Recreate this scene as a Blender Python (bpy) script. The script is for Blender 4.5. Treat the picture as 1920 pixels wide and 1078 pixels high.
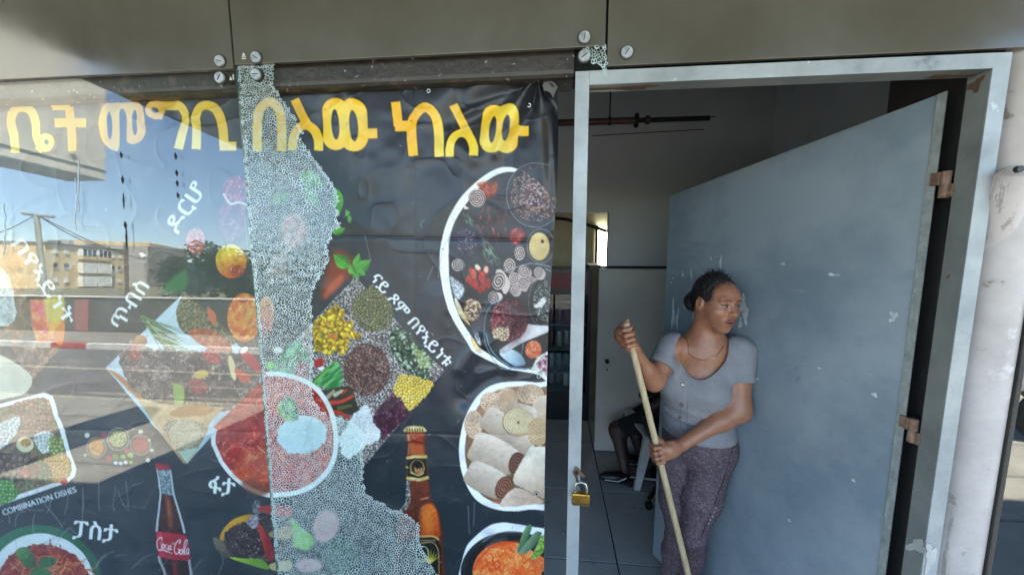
import bpy, bmesh, math, random
import numpy as np
from mathutils import Vector, Matrix
from mathutils.geometry import delaunay_2d_cdt

for o in list(bpy.data.objects): bpy.data.objects.remove(o)
SC = bpy.context.scene
# ------------------------------------------------------------------ camera (metres; shop front in the plane y = 0, street towards -y)
F_PX, YAW, PITCH = 710.0, math.radians(5.8), math.radians(6.78)
CAM = np.array([0.0, -0.95, 1.70])
cd = bpy.data.cameras.new('camera'); cam = bpy.data.objects.new('camera', cd); SC.collection.objects.link(cam)
cam.location = CAM; cam.rotation_euler = (math.pi/2-PITCH, 0, YAW)
cd.sensor_width = 36; cd.lens = F_PX/1920*36; cd.clip_start = .02; cd.clip_end = 2000
SC.camera = cam
# ------------------------------------------------------------------ sky, sun, exposure
SUN_DIR = Vector((.36, .45, 1)).normalized()           # towards the sun: high, from behind the shop
wd = bpy.data.worlds.new('World'); SC.world = wd; wd.use_nodes = True
nt = wd.node_tree; bg = nt.nodes['Background']; sk = nt.nodes.new('ShaderNodeTexSky'); sk.sky_type = 'NISHITA'; sk.sun_disc = False
sk.sun_elevation = math.asin(SUN_DIR.z); sk.sun_rotation = math.atan2(SUN_DIR.x, SUN_DIR.y); sk.air_density = 1.0; sk.altitude = 1400; sk.dust_density = .1; sk.ozone_density = 2.4
nt.links.new(sk.outputs[0], bg.inputs[0]); bg.inputs[1].default_value = .10
sl_ = bpy.data.lights.new('sun', 'SUN'); sl_.energy = 5.0; sl_.angle = math.radians(.53); sl_.color = (1, .95, .87)
so = bpy.data.objects.new('sun', sl_); SC.collection.objects.link(so); so.rotation_euler = SUN_DIR.to_track_quat('Z', 'Y').to_euler()
SC.view_settings.view_transform = 'Standard'; SC.view_settings.look = 'None'; SC.view_settings.exposure = 3.12; SC.view_settings.gamma = 1
try:
    SC.view_settings.use_white_balance = True; SC.view_settings.white_balance_temperature = 6650; SC.view_settings.white_balance_tint = 8   # the phone's white balance for open shade
except Exception: pass
SC.cycles.max_bounces = 8; SC.cycles.diffuse_bounces = 4; SC.cycles.glossy_bounces = 4; SC.cycles.transparent_max_bounces = 12
SC.cycles.caustics_reflective = False; SC.cycles.caustics_refractive = False
try: SC.cycles.use_denoising = True
except Exception: pass

# ------------------------------------------------------------------ layout helpers: sight lines met with real planes
fw = np.array([-math.sin(YAW)*math.cos(PITCH), math.cos(YAW)*math.cos(PITCH), -math.sin(PITCH)])
rt = np.array([math.cos(YAW), math.sin(YAW), 0]); up = np.cross(rt, fw)
def ray(px, py): return fw*F_PX+rt*(px-960)-up*(py-539)
def P(px, py, y=0.0):
    d = ray(px, py); return CAM+d*((y-CAM[1])/d[1])
def PZ(px, py, z):
    d = ray(px, py); return CAM+d*((z-CAM[2])/d[2])
TILT = math.radians(3.2)                                # the shop panes lean back a little
GN = np.array([0, -math.cos(TILT), math.sin(TILT)]); GQ = np.array([0, 0, 2.12])
def PG(px, py, off=0.):
    d = ray(px, py); return CAM+d*(((GQ+GN*off-CAM)@GN)/(d@GN))
def MR(px, py):
    d = ray(px, py); return PG(px, py), d-2*(d@GN)*GN
def MY(px, py, y):
    p, d = MR(px, py); return p+d*((y-p[1])/d[1])
def MZ(px, py, z):
    p, d = MR(px, py); return p+d*((z-p[2])/d[2])
def MX(px, py, x):
    p, d = MR(px, py); return p+d*((x-p[0])/d[0])
# ------------------------------------------------------------------ object helpers
COL = SC.collection
def tag(o, label=None, cat=None, group=None, kind=None):
    for k, v in (('label', label), ('category', cat), ('group', group), ('kind', kind)):
        if v: o[k] = v
    return o
def link(o, parent=None):
    COL.objects.link(o)
    if parent is not None: o.parent = parent; o.matrix_parent_inverse = parent.matrix_world.inverted() if False else Matrix.Translation(-Vector(parent.location))
    return o
def empty(name, loc=(0, 0, 0), **k):
    o = bpy.data.objects.new(name, None); o.location = loc; o.empty_display_size = .1; COL.objects.link(o); return tag(o, **k)
def mk(name, v, f, mats, parent=None, smooth=False, mi=None, **k):
    me = bpy.data.meshes.new(name); me.from_pydata([tuple(map(float, q)) for q in v], [], [tuple(int(i) for i in q) for q in f])
    for m in (mats if isinstance(mats, (list, tuple)) else [mats]): me.materials.append(m)
    if mi is not None: me.polygons.foreach_set('material_index', np.asarray(mi, np.int32))
    if smooth: me.polygons.foreach_set('use_smooth', np.ones(len(me.polygons), bool))
    me.update(); o = bpy.data.objects.new(name, me); link(o, parent); return tag(o, **k)
class MB:
    def __init__(s): s.v = []; s.f = []
    def add(s, v, f):
        n = len(s.v); s.v += [tuple(q) for q in v]; s.f += [tuple(i+n for i in q) for q in f]; return s
    def box(s, a, b, bev=0.):
        a = np.minimum(a, b).astype(float) if False else np.array(a, float); b = np.array(b, float)
        if bev:
            bm = bmesh.new(); bmesh.ops.create_cube(bm, size=1)
            c = (a+b)/2; d = np.abs(b-a)
            for q in bm.verts: q.co = Vector((c[0]+q.co.x*d[0], c[1]+q.co.y*d[1], c[2]+q.co.z*d[2]))
            bmesh.ops.bevel(bm, geom=bm.edges[:], offset=min(bev, .45*min(d)), segments=2, affect='EDGES', profile=.6)
            bm.verts.index_update(); s.add([q.co[:] for q in bm.verts], [[w.index for w in q.verts] for q in bm.faces]); bm.free(); return s
        v = [(x, y, z) for x in (a[0], b[0]) for y in (a[1], b[1]) for z in (a[2], b[2])]
        return s.add(v, [(0, 1, 3, 2), (4, 6, 7, 5), (0, 4, 5, 1), (2, 3, 7, 6), (0, 2, 6, 4), (1, 5, 7, 3)])
    def hexa(s, lo, hi):
        n = len(lo); return s.add(list(lo)+list(hi), [tuple(range(n))[::-1], tuple(range(n, 2*n))]+[(k, (k+1) % n, n+(k+1) % n, n+k) for k in range(n)])
    def tube(s, pts, r, n=12, caps=True, flat=None):
        pts = [Vector(p) for p in pts]; N = len(pts); rs = r if isinstance(r, (list, tuple)) else [r]*N
        t0 = (pts[1]-pts[0]).normalized(); a = t0.orthogonal().normalized(); V = []
        for k in range(N):
            t = (pts[min(k+1, N-1)]-pts[max(k-1, 0)]).normalized(); a = (a-t*a.dot(t)).normalized(); b = t.cross(a)
            for q in range(n):
                th = 2*math.pi*q/n; V.append(pts[k]+(a*math.cos(th)+b*math.sin(th))*rs[k])
        Fc = [(k*n+q, k*n+(q+1) % n, (k+1)*n+(q+1) % n, (k+1)*n+q) for k in range(N-1) for q in range(n)]
        if caps: Fc += [tuple(range(n))[::-1], tuple((N-1)*n+q for q in range(n))]
        return s.add(V, Fc)
    def lathe(s, prof, c=(0, 0, 0), ax='z', n=24):
        V = []; 
        for r, h in prof:
            for q in range(n):
                th = 2*math.pi*q/n; u, w = r*math.cos(th), r*math.sin(th)
                V.append({'z': (c[0]+u, c[1]+w, c[2]+h), 'y': (c[0]+u, c[1]+h, c[2]+w), 'x': (c[0]+h, c[1]+u, c[2]+w)}[ax])
        N = len(prof)
        return s.add(V, [(k*n+q, k*n+(q+1) % n, (k+1)*n+(q+1) % n, (k+1)*n+q) for k in range(N-1) for q in range(n)]+[tuple(range(n))[::-1], tuple((N-1)*n+q for q in range(n))])
    def build(s, name, mat, parent=None, smooth=False, **k):
        o = mk(name, s.v, s.f, mat, parent, False, **k)
        if smooth:
            me = o.data
            try: me.shade_smooth(); me.set_sharp_from_angle(angle=math.radians(40))
            except Exception: me.polygons.foreach_set('use_smooth', np.ones(len(me.polygons), bool))
        return o
def copy_tree(o, parent=None, loc=None):
    c = o.copy(); COL.objects.link(c); c.parent = parent
    if parent is not None: c.matrix_parent_inverse = o.matrix_parent_inverse.copy()
    if loc is not None: c.location = loc
    for ch in list(o.children): copy_tree(ch, c)
    return c
# ------------------------------------------------------------------ materials
def lin(c):
    c = np.array(c, float)/255.; return tuple(np.where(c <= .04045, c/12.92, ((c+.055)/1.055)**2.4))
def mat(name, c1, c2=None, rough=.5, metal=0., scale=6., bump=0., bscale=40., spec=.5, wear=None, stretch=None, r2=None, lo=.35, hi=.65, coat=0., streak=None):
    """two tones mixed by noise, optional wear patches (colour, scale, threshold), fine bump"""
    m = bpy.data.materials.new(name); m.use_nodes = True; n = m.node_tree.nodes; L = m.node_tree.links; b = n['Principled BSDF']
    b.inputs['Roughness'].default_value = rough; b.inputs['Metallic'].default_value = metal; b.inputs['Specular IOR Level'].default_value = spec
    if coat: b.inputs['Coat Weight'].default_value = coat; b.inputs['Coat Roughness'].default_value = .1
    c1 = lin(c1); c2 = lin(c2) if c2 is not None else c1
    tc = n.new('ShaderNodeTexCoord'); mp = n.new('ShaderNodeMapping'); L.new(tc.outputs['Object'], mp.inputs[0])
    if stretch: mp.inputs['Scale'].default_value = stretch
    nz = n.new('ShaderNodeTexNoise'); nz.inputs['Scale'].default_value = scale; nz.inputs['Detail'].default_value = 7; nz.inputs['Roughness'].default_value = .62; L.new(mp.outputs[0], nz.inputs[0])
    rp = n.new('ShaderNodeMapRange'); rp.inputs[1].default_value = lo; rp.inputs[2].default_value = hi; L.new(nz.outputs[0], rp.inputs[0])
    mx = n.new('ShaderNodeMix'); mx.data_type = 'RGBA'; mx.inputs[6].default_value = (*c1, 1); mx.inputs[7].default_value = (*c2, 1); L.new(rp.outputs[0], mx.inputs[0]); out = mx.outputs[2]
    rin = None
    for wv in (wear or []):
        wc, ws, wt = wv[:3]; w = n.new('ShaderNodeTexNoise'); w.inputs['Scale'].default_value = ws; w.inputs['Detail'].default_value = 9; w.inputs['Roughness'].default_value = .7
        if len(wv) > 3:
            m2 = n.new('ShaderNodeMapping'); m2.inputs['Scale'].default_value = wv[3]; L.new(tc.outputs['Object'], m2.inputs[0]); L.new(m2.outputs[0], w.inputs[0])
        else: L.new(tc.outputs['Object'], w.inputs[0])
        wr = n.new('ShaderNodeMapRange'); wr.inputs[1].default_value = wt; wr.inputs[2].default_value = wt+.05; L.new(w.outputs[0], wr.inputs[0])
        m3 = n.new('ShaderNodeMix'); m3.data_type = 'RGBA'; L.new(wr.outputs[0], m3.inputs[0]); L.new(out, m3.inputs[6]); m3.inputs[7].default_value = (*lin(wc), 1); out = m3.outputs[2]
    L.new(out, b.inputs['Base Color'])
    if r2 is not None:
        rr = n.new('ShaderNodeMapRange'); rr.inputs[3].default_value = rough; rr.inputs[4].default_value = r2; L.new(rp.outputs[0], rr.inputs[0]); L.new(rr.outputs[0], b.inputs['Roughness'])
    if bump:
        bn = n.new('ShaderNodeTexNoise'); bn.inputs['Scale'].default_value = bscale; bn.inputs['Detail'].default_value = 6; L.new(mp.outputs[0], bn.inputs[0])
        bp = n.new('ShaderNodeBump'); bp.inputs['Strength'].default_value = bump; bp.inputs['Distance'].default_value = .01; L.new(bn.outputs[0], bp.inputs['Height']); L.new(bp.outputs[0], b.inputs['Normal'])
    return m
def glass(name, tint=(1, 1, 1), ior=1.52, rough=0., haze=0., hazec=(.8, .85, .85), dirt=0.):
    """thin pane: clear, Fresnel-weighted mirror reflection, optional milky haze"""
    m = bpy.data.materials.new(name); m.use_nodes = True; n = m.node_tree.nodes; L = m.node_tree.links
    for q in list(n):
        if q.type == 'BSDF_PRINCIPLED': n.remove(q)
    out = n['Material Output']; tr = n.new('ShaderNodeBsdfTransparent'); tr.inputs[0].default_value = (*tint, 1)
    gl = n.new('ShaderNodeBsdfGlossy'); gl.inputs['Roughness'].default_value = rough
    lw = n.new('ShaderNodeLayerWeight'); lw.inputs[0].default_value = .5; pw = n.new('ShaderNodeMath'); pw.operation = 'POWER'; pw.inputs[1].default_value = 5; L.new(lw.outputs['Facing'], pw.inputs[0])
    r0 = ((ior-1)/(ior+1))**2; fr = n.new('ShaderNodeMapRange'); fr.inputs[3].default_value = r0; fr.inputs[4].default_value = 1; L.new(pw.outputs[0], fr.inputs[0])   # Schlick
    mx = n.new('ShaderNodeMixShader'); L.new(fr.outputs[0], mx.inputs[0]); L.new(tr.outputs[0], mx.inputs[1]); L.new(gl.outputs[0], mx.inputs[2]); res = mx.outputs[0]
    if haze or dirt:
        df = n.new('ShaderNodeBsdfDiffuse'); df.inputs[0].default_value = (*hazec, 1); m2 = n.new('ShaderNodeMixShader'); m2.inputs[0].default_value = haze
        if dirt:
            tc = n.new('ShaderNodeTexCoord'); nz = n.new('ShaderNodeTexNoise'); nz.inputs['Scale'].default_value = 9; nz.inputs['Detail'].default_value = 9; nz.inputs['Roughness'].default_value = .75; L.new(tc.outputs['Object'], nz.inputs[0])
            mr = n.new('ShaderNodeMapRange'); mr.inputs[1].default_value = .5; mr.inputs[2].default_value = .75; mr.inputs[3].default_value = haze; mr.inputs[4].default_value = haze+dirt; L.new(nz.outputs[0], mr.inputs[0]); L.new(mr.outputs[0], m2.inputs[0])
        L.new(res, m2.inputs[1]); L.new(df.outputs[0], m2.inputs[2]); res = m2.outputs[0]
    L.new(res, out.inputs[0]); return m
# ------------------------------------------------------------------ print artwork of the banner (computed, no files)
CX0, CY0, CX1, CY1 = -170, 140, 1062, 1300
CWD, CHT = CX1-CX0, CY1-CY0
YY, XX = np.mgrid[CY0:CY1, CX0:CX1].astype(np.float32); XX += .5; YY += .5
CV = np.zeros((CHT, CWD, 3), np.float32)
_T = [1.0, 0.0, 0.0]
def TF(s, ox, oy): _T[:] = [s, ox, oy]
def t_(p):
    p = np.asarray(p, np.float32).reshape(-1, 2); return p/_T[0]+np.array(_T[1:], np.float32)
def win(x0, y0, x1, y1, m=4):
    a = int(max(CX0, math.floor(x0)-m))-CX0; b = int(min(CX1, math.ceil(x1)+m))-CX0
    c = int(max(CY0, math.floor(y0)-m))-CY0; d = int(min(CY1, math.ceil(y1)+m))-CY0
    return slice(c, max(c, d)), slice(a, max(a, b))
def hash2(i, j, s):
    n = (i.astype(np.int64)*374761393+j.astype(np.int64)*668265263+s*1274126177) & 0x7fffffff
    n = ((n ^ (n >> 13))*1103515245+12345) & 0x7fffffff
    n = ((n ^ (n >> 15))*2246822519) & 0x7fffffff
    return ((n ^ (n >> 12)) & 0xffff).astype(np.float32)/65535.
def vnoise(x, y, s, seed=0):
    x = x/s; y = y/s; i = np.floor(x); j = np.floor(y); u = x-i; v = y-j
    u = u*u*(3-2*u); v = v*v*(3-2*v)
    h = lambda a, b: hash2(i+a, j+b, seed)
    return (h(0, 0)*(1-u)+h(1, 0)*u)*(1-v)+(h(0, 1)*(1-u)+h(1, 1)*u)*v
def fbm(x, y, s, seed=0, o=4):
    r = 0; a = .5; t = 0
    for k in range(o):
        r = r+a*vnoise(x, y, s, seed+k*17); t += a; a *= .55; s *= .5
    return r/t
def worley(x, y, s, seed=0, jit=.9):
    x = x/s; y = y/s; i0 = np.floor(x); j0 = np.floor(y)
    f1 = np.full(x.shape, 9., np.float32); f2 = f1.copy(); idv = np.zeros_like(f1); dx = np.zeros_like(f1); dy = np.zeros_like(f1)
    for a in (-1, 0, 1):
        for b in (-1, 0, 1):
            i = i0+a; j = j0+b
            px = i+.5+jit*(hash2(i, j, seed)-.5); py = j+.5+jit*(hash2(i, j, seed+7)-.5)
            ex = x-px; ey = y-py; d = np.sqrt(ex*ex+ey*ey)
            nw = d < f1
            f2 = np.where(nw, f1, np.minimum(f2, d)); f1 = np.where(nw, d, f1)
            idv = np.where(nw, hash2(i, j, seed+13), idv); dx = np.where(nw, ex, dx); dy = np.where(nw, ey, dy)
    return f1, f2, idv, dx, dy
def rgb(c): return np.array(c, np.float32)/255.
def mixc(a, b, t):
    t = np.clip(t, 0, 1)
    return a*(1-t[..., None])+b*t[..., None]
def put(sl, m, col):
    if callable(col): col = col(XX[sl], YY[sl])
    elif not isinstance(col, np.ndarray): col = rgb(col)
    m = np.clip(m, 0, 1)[..., None]
    CV[sl] = CV[sl]*(1-m)+col*m
def seg_d(x, y, pts):
    best = np.full(x.shape, 1e9, np.float32); tt = np.zeros_like(best); n = len(pts)-1
    for k in range(n):
        ax, ay = pts[k]; bx, by = pts[k+1]; vx, vy = bx-ax, by-ay; L = vx*vx+vy*vy+1e-9
        t = np.clip(((x-ax)*vx+(y-ay)*vy)/L, 0, 1)
        d = (x-ax-t*vx)**2+(y-ay-t*vy)**2
        w = d < best; best = np.where(w, d, best); tt = np.where(w, (k+t)/n, tt)
    return np.sqrt(best), tt
def inside(x, y, pts):
    c = np.zeros(x.shape, bool); n = len(pts)
    for k in range(n):
        ax, ay = pts[k]; bx, by = pts[(k+1) % n]
        if ay == by: continue
        c ^= ((ay > y) != (by > y)) & (x < (bx-ax)*(y-ay)/(by-ay)+ax)
    return c
def smooth(pts, closed=True, n=6):
    p = np.asarray(pts, np.float32); out = []; N = len(p)
    for k in range(N if closed else N-1):
        if closed: a, b, c, d = p[(k-1) % N], p[k], p[(k+1) % N], p[(k+2) % N]
        else: a, b, c, d = p[max(k-1, 0)], p[k], p[k+1], p[min(k+2, N-1)]
        for q in range(n):
            t = q/n
            out.append(.5*((2*b)+(-a+c)*t+(2*a-5*b+4*c-d)*t*t+(-a+3*b-3*c+d)*t**3))
    if not closed: out.append(p[-1])
    return np.array(out)
def poly(pts, col, sm=0, alpha=1., soft=1., rough=0, rs=8, seed=1):
    p = t_(pts)
    if sm: p = smooth(p, True, sm)
    x0, y0 = p.min(0); x1, y1 = p.max(0); sl = win(x0, y0, x1, y1, 4+int(soft)+int(rough)); x, y = XX[sl], YY[sl]
    if x.size == 0: return
    if rough:
        x = x+rough*2*(fbm(x, y, rs, seed, 3)-.5); y = y+rough*2*(fbm(XX[sl], y, rs, seed+5, 3)-.5)
    d, _ = seg_d(x, y, list(map(tuple, p))+[tuple(p[0])]); d = np.where(inside(x, y, p), -d, d)
    put(sl, alpha*np.clip(.5-d/soft, 0, 1), col)
def ell(c, rx, ry, col, rot=0, alpha=1., soft=1., rough=0, rs=8, seed=1):
    cx, cy = t_(c)[0]; rx = rx/_T[0]; ry = ry/_T[0]; R = max(rx, ry)
    sl = win(cx-R, cy-R, cx+R, cy+R, 4+int(soft)+int(rough)); x, y = XX[sl]-cx, YY[sl]-cy
    if x.size == 0: return
    if rough:
        x = x+rough*2*(fbm(XX[sl], YY[sl], rs, seed, 3)-.5); y = y+rough*2*(fbm(XX[sl], YY[sl], rs, seed+5, 3)-.5)
    ca, sa = math.cos(math.radians(rot)), math.sin(math.radians(rot)); u = (x*ca+y*sa)/rx; v = (-x*sa+y*ca)/ry
    r = np.sqrt(u*u+v*v)+1e-6; g = np.sqrt((u/rx)**2+(v/ry)**2)/r+1e-6
    put(sl, alpha*np.clip(.5-(r-1)/g/soft, 0, 1), col)
def stroke(pts, w, col, sm=0, alpha=1., w2=None, soft=1., butt=0):
    p = t_(pts)
    if sm: p = smooth(p, False, sm)
    w = w/_T[0]; w2 = w if w2 is None else w2/_T[0]; W_ = max(w, w2)
    x0, y0 = p.min(0)-W_; x1, y1 = p.max(0)+W_; sl = win(x0, y0, x1, y1)
    if XX[sl].size == 0: return
    d, t = seg_d(XX[sl], YY[sl], list(map(tuple, p)))
    m = alpha*np.clip(.5-(d-(w+(w2-w)*t)/2)/soft, 0, 1)
    if butt:
        for a, b, e in ((p[0], p[1], t <= 1e-5), (p[-1], p[-2], t >= 1-1e-5)):
            v = (b-a)/(np.hypot(*(b-a))+1e-9); m = np.where(e, m*np.clip(.5+(XX[sl]-a[0])*v[0]+(YY[sl]-a[1])*v[1]+butt-1, 0, 1), m)
    put(sl, m, col)
def ring(c, r, w, col, ry=None, rot=0, a=1.):
    n = 48; ry = ry or r; ca, sa = math.cos(math.radians(rot)), math.sin(math.radians(rot))
    stroke([(c[0]+r*math.cos(k*6.2832/n)*ca-ry*math.sin(k*6.2832/n)*sa, c[1]+r*math.cos(k*6.2832/n)*sa+ry*math.sin(k*6.2832/n)*ca) for k in range(n+1)], w, col, alpha=a)
# food textures: functions of photograph-plane coordinates -> colour
def lumps(c1, c2, dark, s, seed=0, hl=.35, k=1.0):
    a, b, d = rgb(c1), rgb(c2), rgb(dark)
    def f(x, y):
        f1, f2, i, dx, dy = worley(x, y, s, seed)
        col = mixc(a, b, i); sh = np.clip((f2-f1)*2.2*k, 0, 1)
        col = mixc(d, col, sh)*(1.0-.35*np.clip(dx+dy, -1, 1))[..., None]
        h = np.clip(1-np.hypot(dx+.22, dy+.22)*4.5, 0, 1)*hl
        return np.clip(col+h[..., None], 0, 1)
    return f
def sauce(c1, c2, c3, s, seed=0, hl=.5, th=.62):
    a, b, c = rgb(c1), rgb(c2), rgb(c3)
    def f(x, y):
        n = fbm(x, y, s, seed); m = fbm(x+n*s*2, y-n*s*2, s*.7, seed+31)
        col = mixc(mixc(a, b, (n-.3)*2.5), c, (m-.52)*4)
        r = 1-np.abs(2*fbm(x+m*9, y, s*.35, seed+71, 2)-1)
        return np.clip(col+(np.clip((r-(1-.08))*12, 0, 1)*np.clip((m-th+.15)*6, 0, 1)*hl)[..., None], 0, 1)
    return f
def specks(cols, s, seed=0, dark=None, gap=.08):
    cs = np.array([rgb(c) for c in cols])
    def f(x, y):
        w = fbm(x, y, s*1.5, seed+3, 2)
        f1, f2, i, dx, dy = worley(x+w*s, y-w*s, s, seed)
        col = cs[np.minimum((i*len(cols)).astype(int), len(cols)-1)]
        if dark is not None: col = mixc(rgb(dark), col, (f2-f1)/gap)
        return np.clip(col*(1-.3*np.clip(dx+dy, -1, 1))[..., None], 0, 1)
    return f
def lace(c1, c2, s, seed=0, th=.3):
    a, b = rgb(c1), rgb(c2)
    def f(x, y):
        f1, f2, i, dx, dy = worley(x, y, s, seed); n = fbm(x, y, s*9, seed+5, 2)
        return mixc(b, a, (f1-th+.25*(i-.5))*5)*(.8+.4*n)[..., None]
    return f
def grad(c1, c2, x0, y0, x1, y1, nz=.1, ns=10, seed=4):
    a, b = rgb(c1), rgb(c2)
    def f(x, y):
        t = ((x-x0)*(x1-x0)+(y-y0)*(y1-y0))/((x1-x0)**2+(y1-y0)**2)
        return np.clip(mixc(a, b, t)*(1+nz*2*(fbm(x, y, ns, seed)-.5))[..., None], 0, 1)
    return f
def fibre(c1, c2, ang, s, seed=0, w=6.):
    a, b = rgb(c1), rgb(c2); ca, sa = math.cos(math.radians(ang)), math.sin(math.radians(ang))
    def f(x, y):
        u = x*ca+y*sa; v = -x*sa+y*ca
        n = vnoise(u/w, v+3*vnoise(x, y, s*6, seed+2), s, seed)
        return mixc(a, b, (n-.2)*1.7)
    return f
def spiral(c, r, rot=0, c1=(225, 205, 190), c2=(120, 90, 80), turns=2.6, asp=1., tilt=0):
    cx, cy = t_(c)[0]; R = r/_T[0]
    a, b = rgb(c1), rgb(c2); ct, st = math.cos(math.radians(tilt)), math.sin(math.radians(tilt))
    def f(x, y):
        dx, dy = x-cx, y-cy; u = dx*ct+dy*st; v = (-dx*st+dy*ct)/asp
        q = np.hypot(u, v)/R; th = np.arctan2(v, u)/6.2832+rot
        ph = (q*turns-th) % 1.
        t = np.clip(np.abs(ph-.5)*4-.7, 0, 1)*np.clip((1.05-q)*3+.6, .3, 1)
        return mixc(b, a, t+.25*(fbm(x, y, 4, 3, 2)-.5))
    ell(c, r, r*asp, f, rot=tilt)
_glyph = {}
def glyphs(s):
    if s not in _glyph:
        cu = bpy.data.curves.new('print_text', 'FONT'); cu.body = s; cu.resolution_u = 3; cu.fill_mode = 'FRONT'
        o = bpy.data.objects.new('print_text', cu); bpy.context.scene.collection.objects.link(o)
        me = o.evaluated_get(bpy.context.evaluated_depsgraph_get()).to_mesh(); me.calc_loop_triangles()
        v = np.array([(q.co.x, q.co.y) for q in me.vertices], np.float32).reshape(-1, 2)
        tr = np.array([l.vertices[:] for l in me.loop_triangles], int).reshape(-1, 3)
        bpy.data.objects.remove(o); bpy.data.curves.remove(cu)
        _glyph[s] = v[tr] if len(tr) else np.zeros((0, 3, 2), np.float32)
    return _glyph[s]
def text(s, p0, p1, h, col, bold=.0, alpha=1., shear=0., hb=None):
    """text whose baseline runs p0 -> p1 (zoom coordinates), cap height h (zoom px)"""
    T = glyphs(s)
    if not len(T): return
    a, b = t_(p0)[0], t_(p1)[0]; h = h/_T[0]
    mn = T.reshape(-1, 2).min(0); mx = T.reshape(-1, 2).max(0)
    L = np.hypot(*(b-a)); ux = (b-a)/L; uy = np.array([ux[1], -ux[0]])
    q = T.copy(); q[..., 0] = (q[..., 0]-mn[0])/(mx[0]-mn[0])*L; q[..., 1] = (q[..., 1]-mn[1])/(mx[1]-mn[1])*h
    q[..., 0] += shear*q[..., 1]
    G = a+q[..., :1]*ux+q[..., 1:]*uy
    x0, y0 = G.reshape(-1, 2).min(0); x1, y1 = G.reshape(-1, 2).max(0); S = 4
    sl = win(x0, y0, x1, y1, 6); hh, ww = XX[sl].shape
    if hh*ww == 0: return
    ox, oy = XX[sl][0, 0]-.5, YY[sl][0, 0]-.5; M = np.zeros((hh*S, ww*S), bool)
    for tri in G:
        u = (tri-np.array([ox, oy]))*S
        i0, j0 = np.maximum(np.floor(u.min(0)).astype(int), 0); i1, j1 = np.ceil(u.max(0)).astype(int)+1
        i1 = min(i1, ww*S); j1 = min(j1, hh*S)
        if i1 <= i0 or j1 <= j0: continue
        gy, gx = np.mgrid[j0:j1, i0:i1]+.5
        e = []
        for k in range(3):
            A, B = u[k], u[(k+1) % 3]; e.append((B[0]-A[0])*(gy-A[1])-(B[1]-A[1])*(gx-A[0]))
        M[j0:j1, i0:i1] |= ((e[0] >= 0) & (e[1] >= 0) & (e[2] >= 0)) | ((e[0] <= 0) & (e[1] <= 0) & (e[2] <= 0))
    if bold:
        k = max(1, int(round(bold*S))); ex = M.copy()
        off = [(int(round((ux*s_)[1]*1)), int(round((ux*s_)[0]*1))) for s_ in np.linspace(-k, k, 2*k+1)]
        for dy_, dx_ in off: ex |= np.roll(np.roll(M, dy_, 0), dx_, 1)
        M = ex
    put(sl, alpha*M.reshape(hh, S, ww, S).mean((1, 3)), col)
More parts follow.
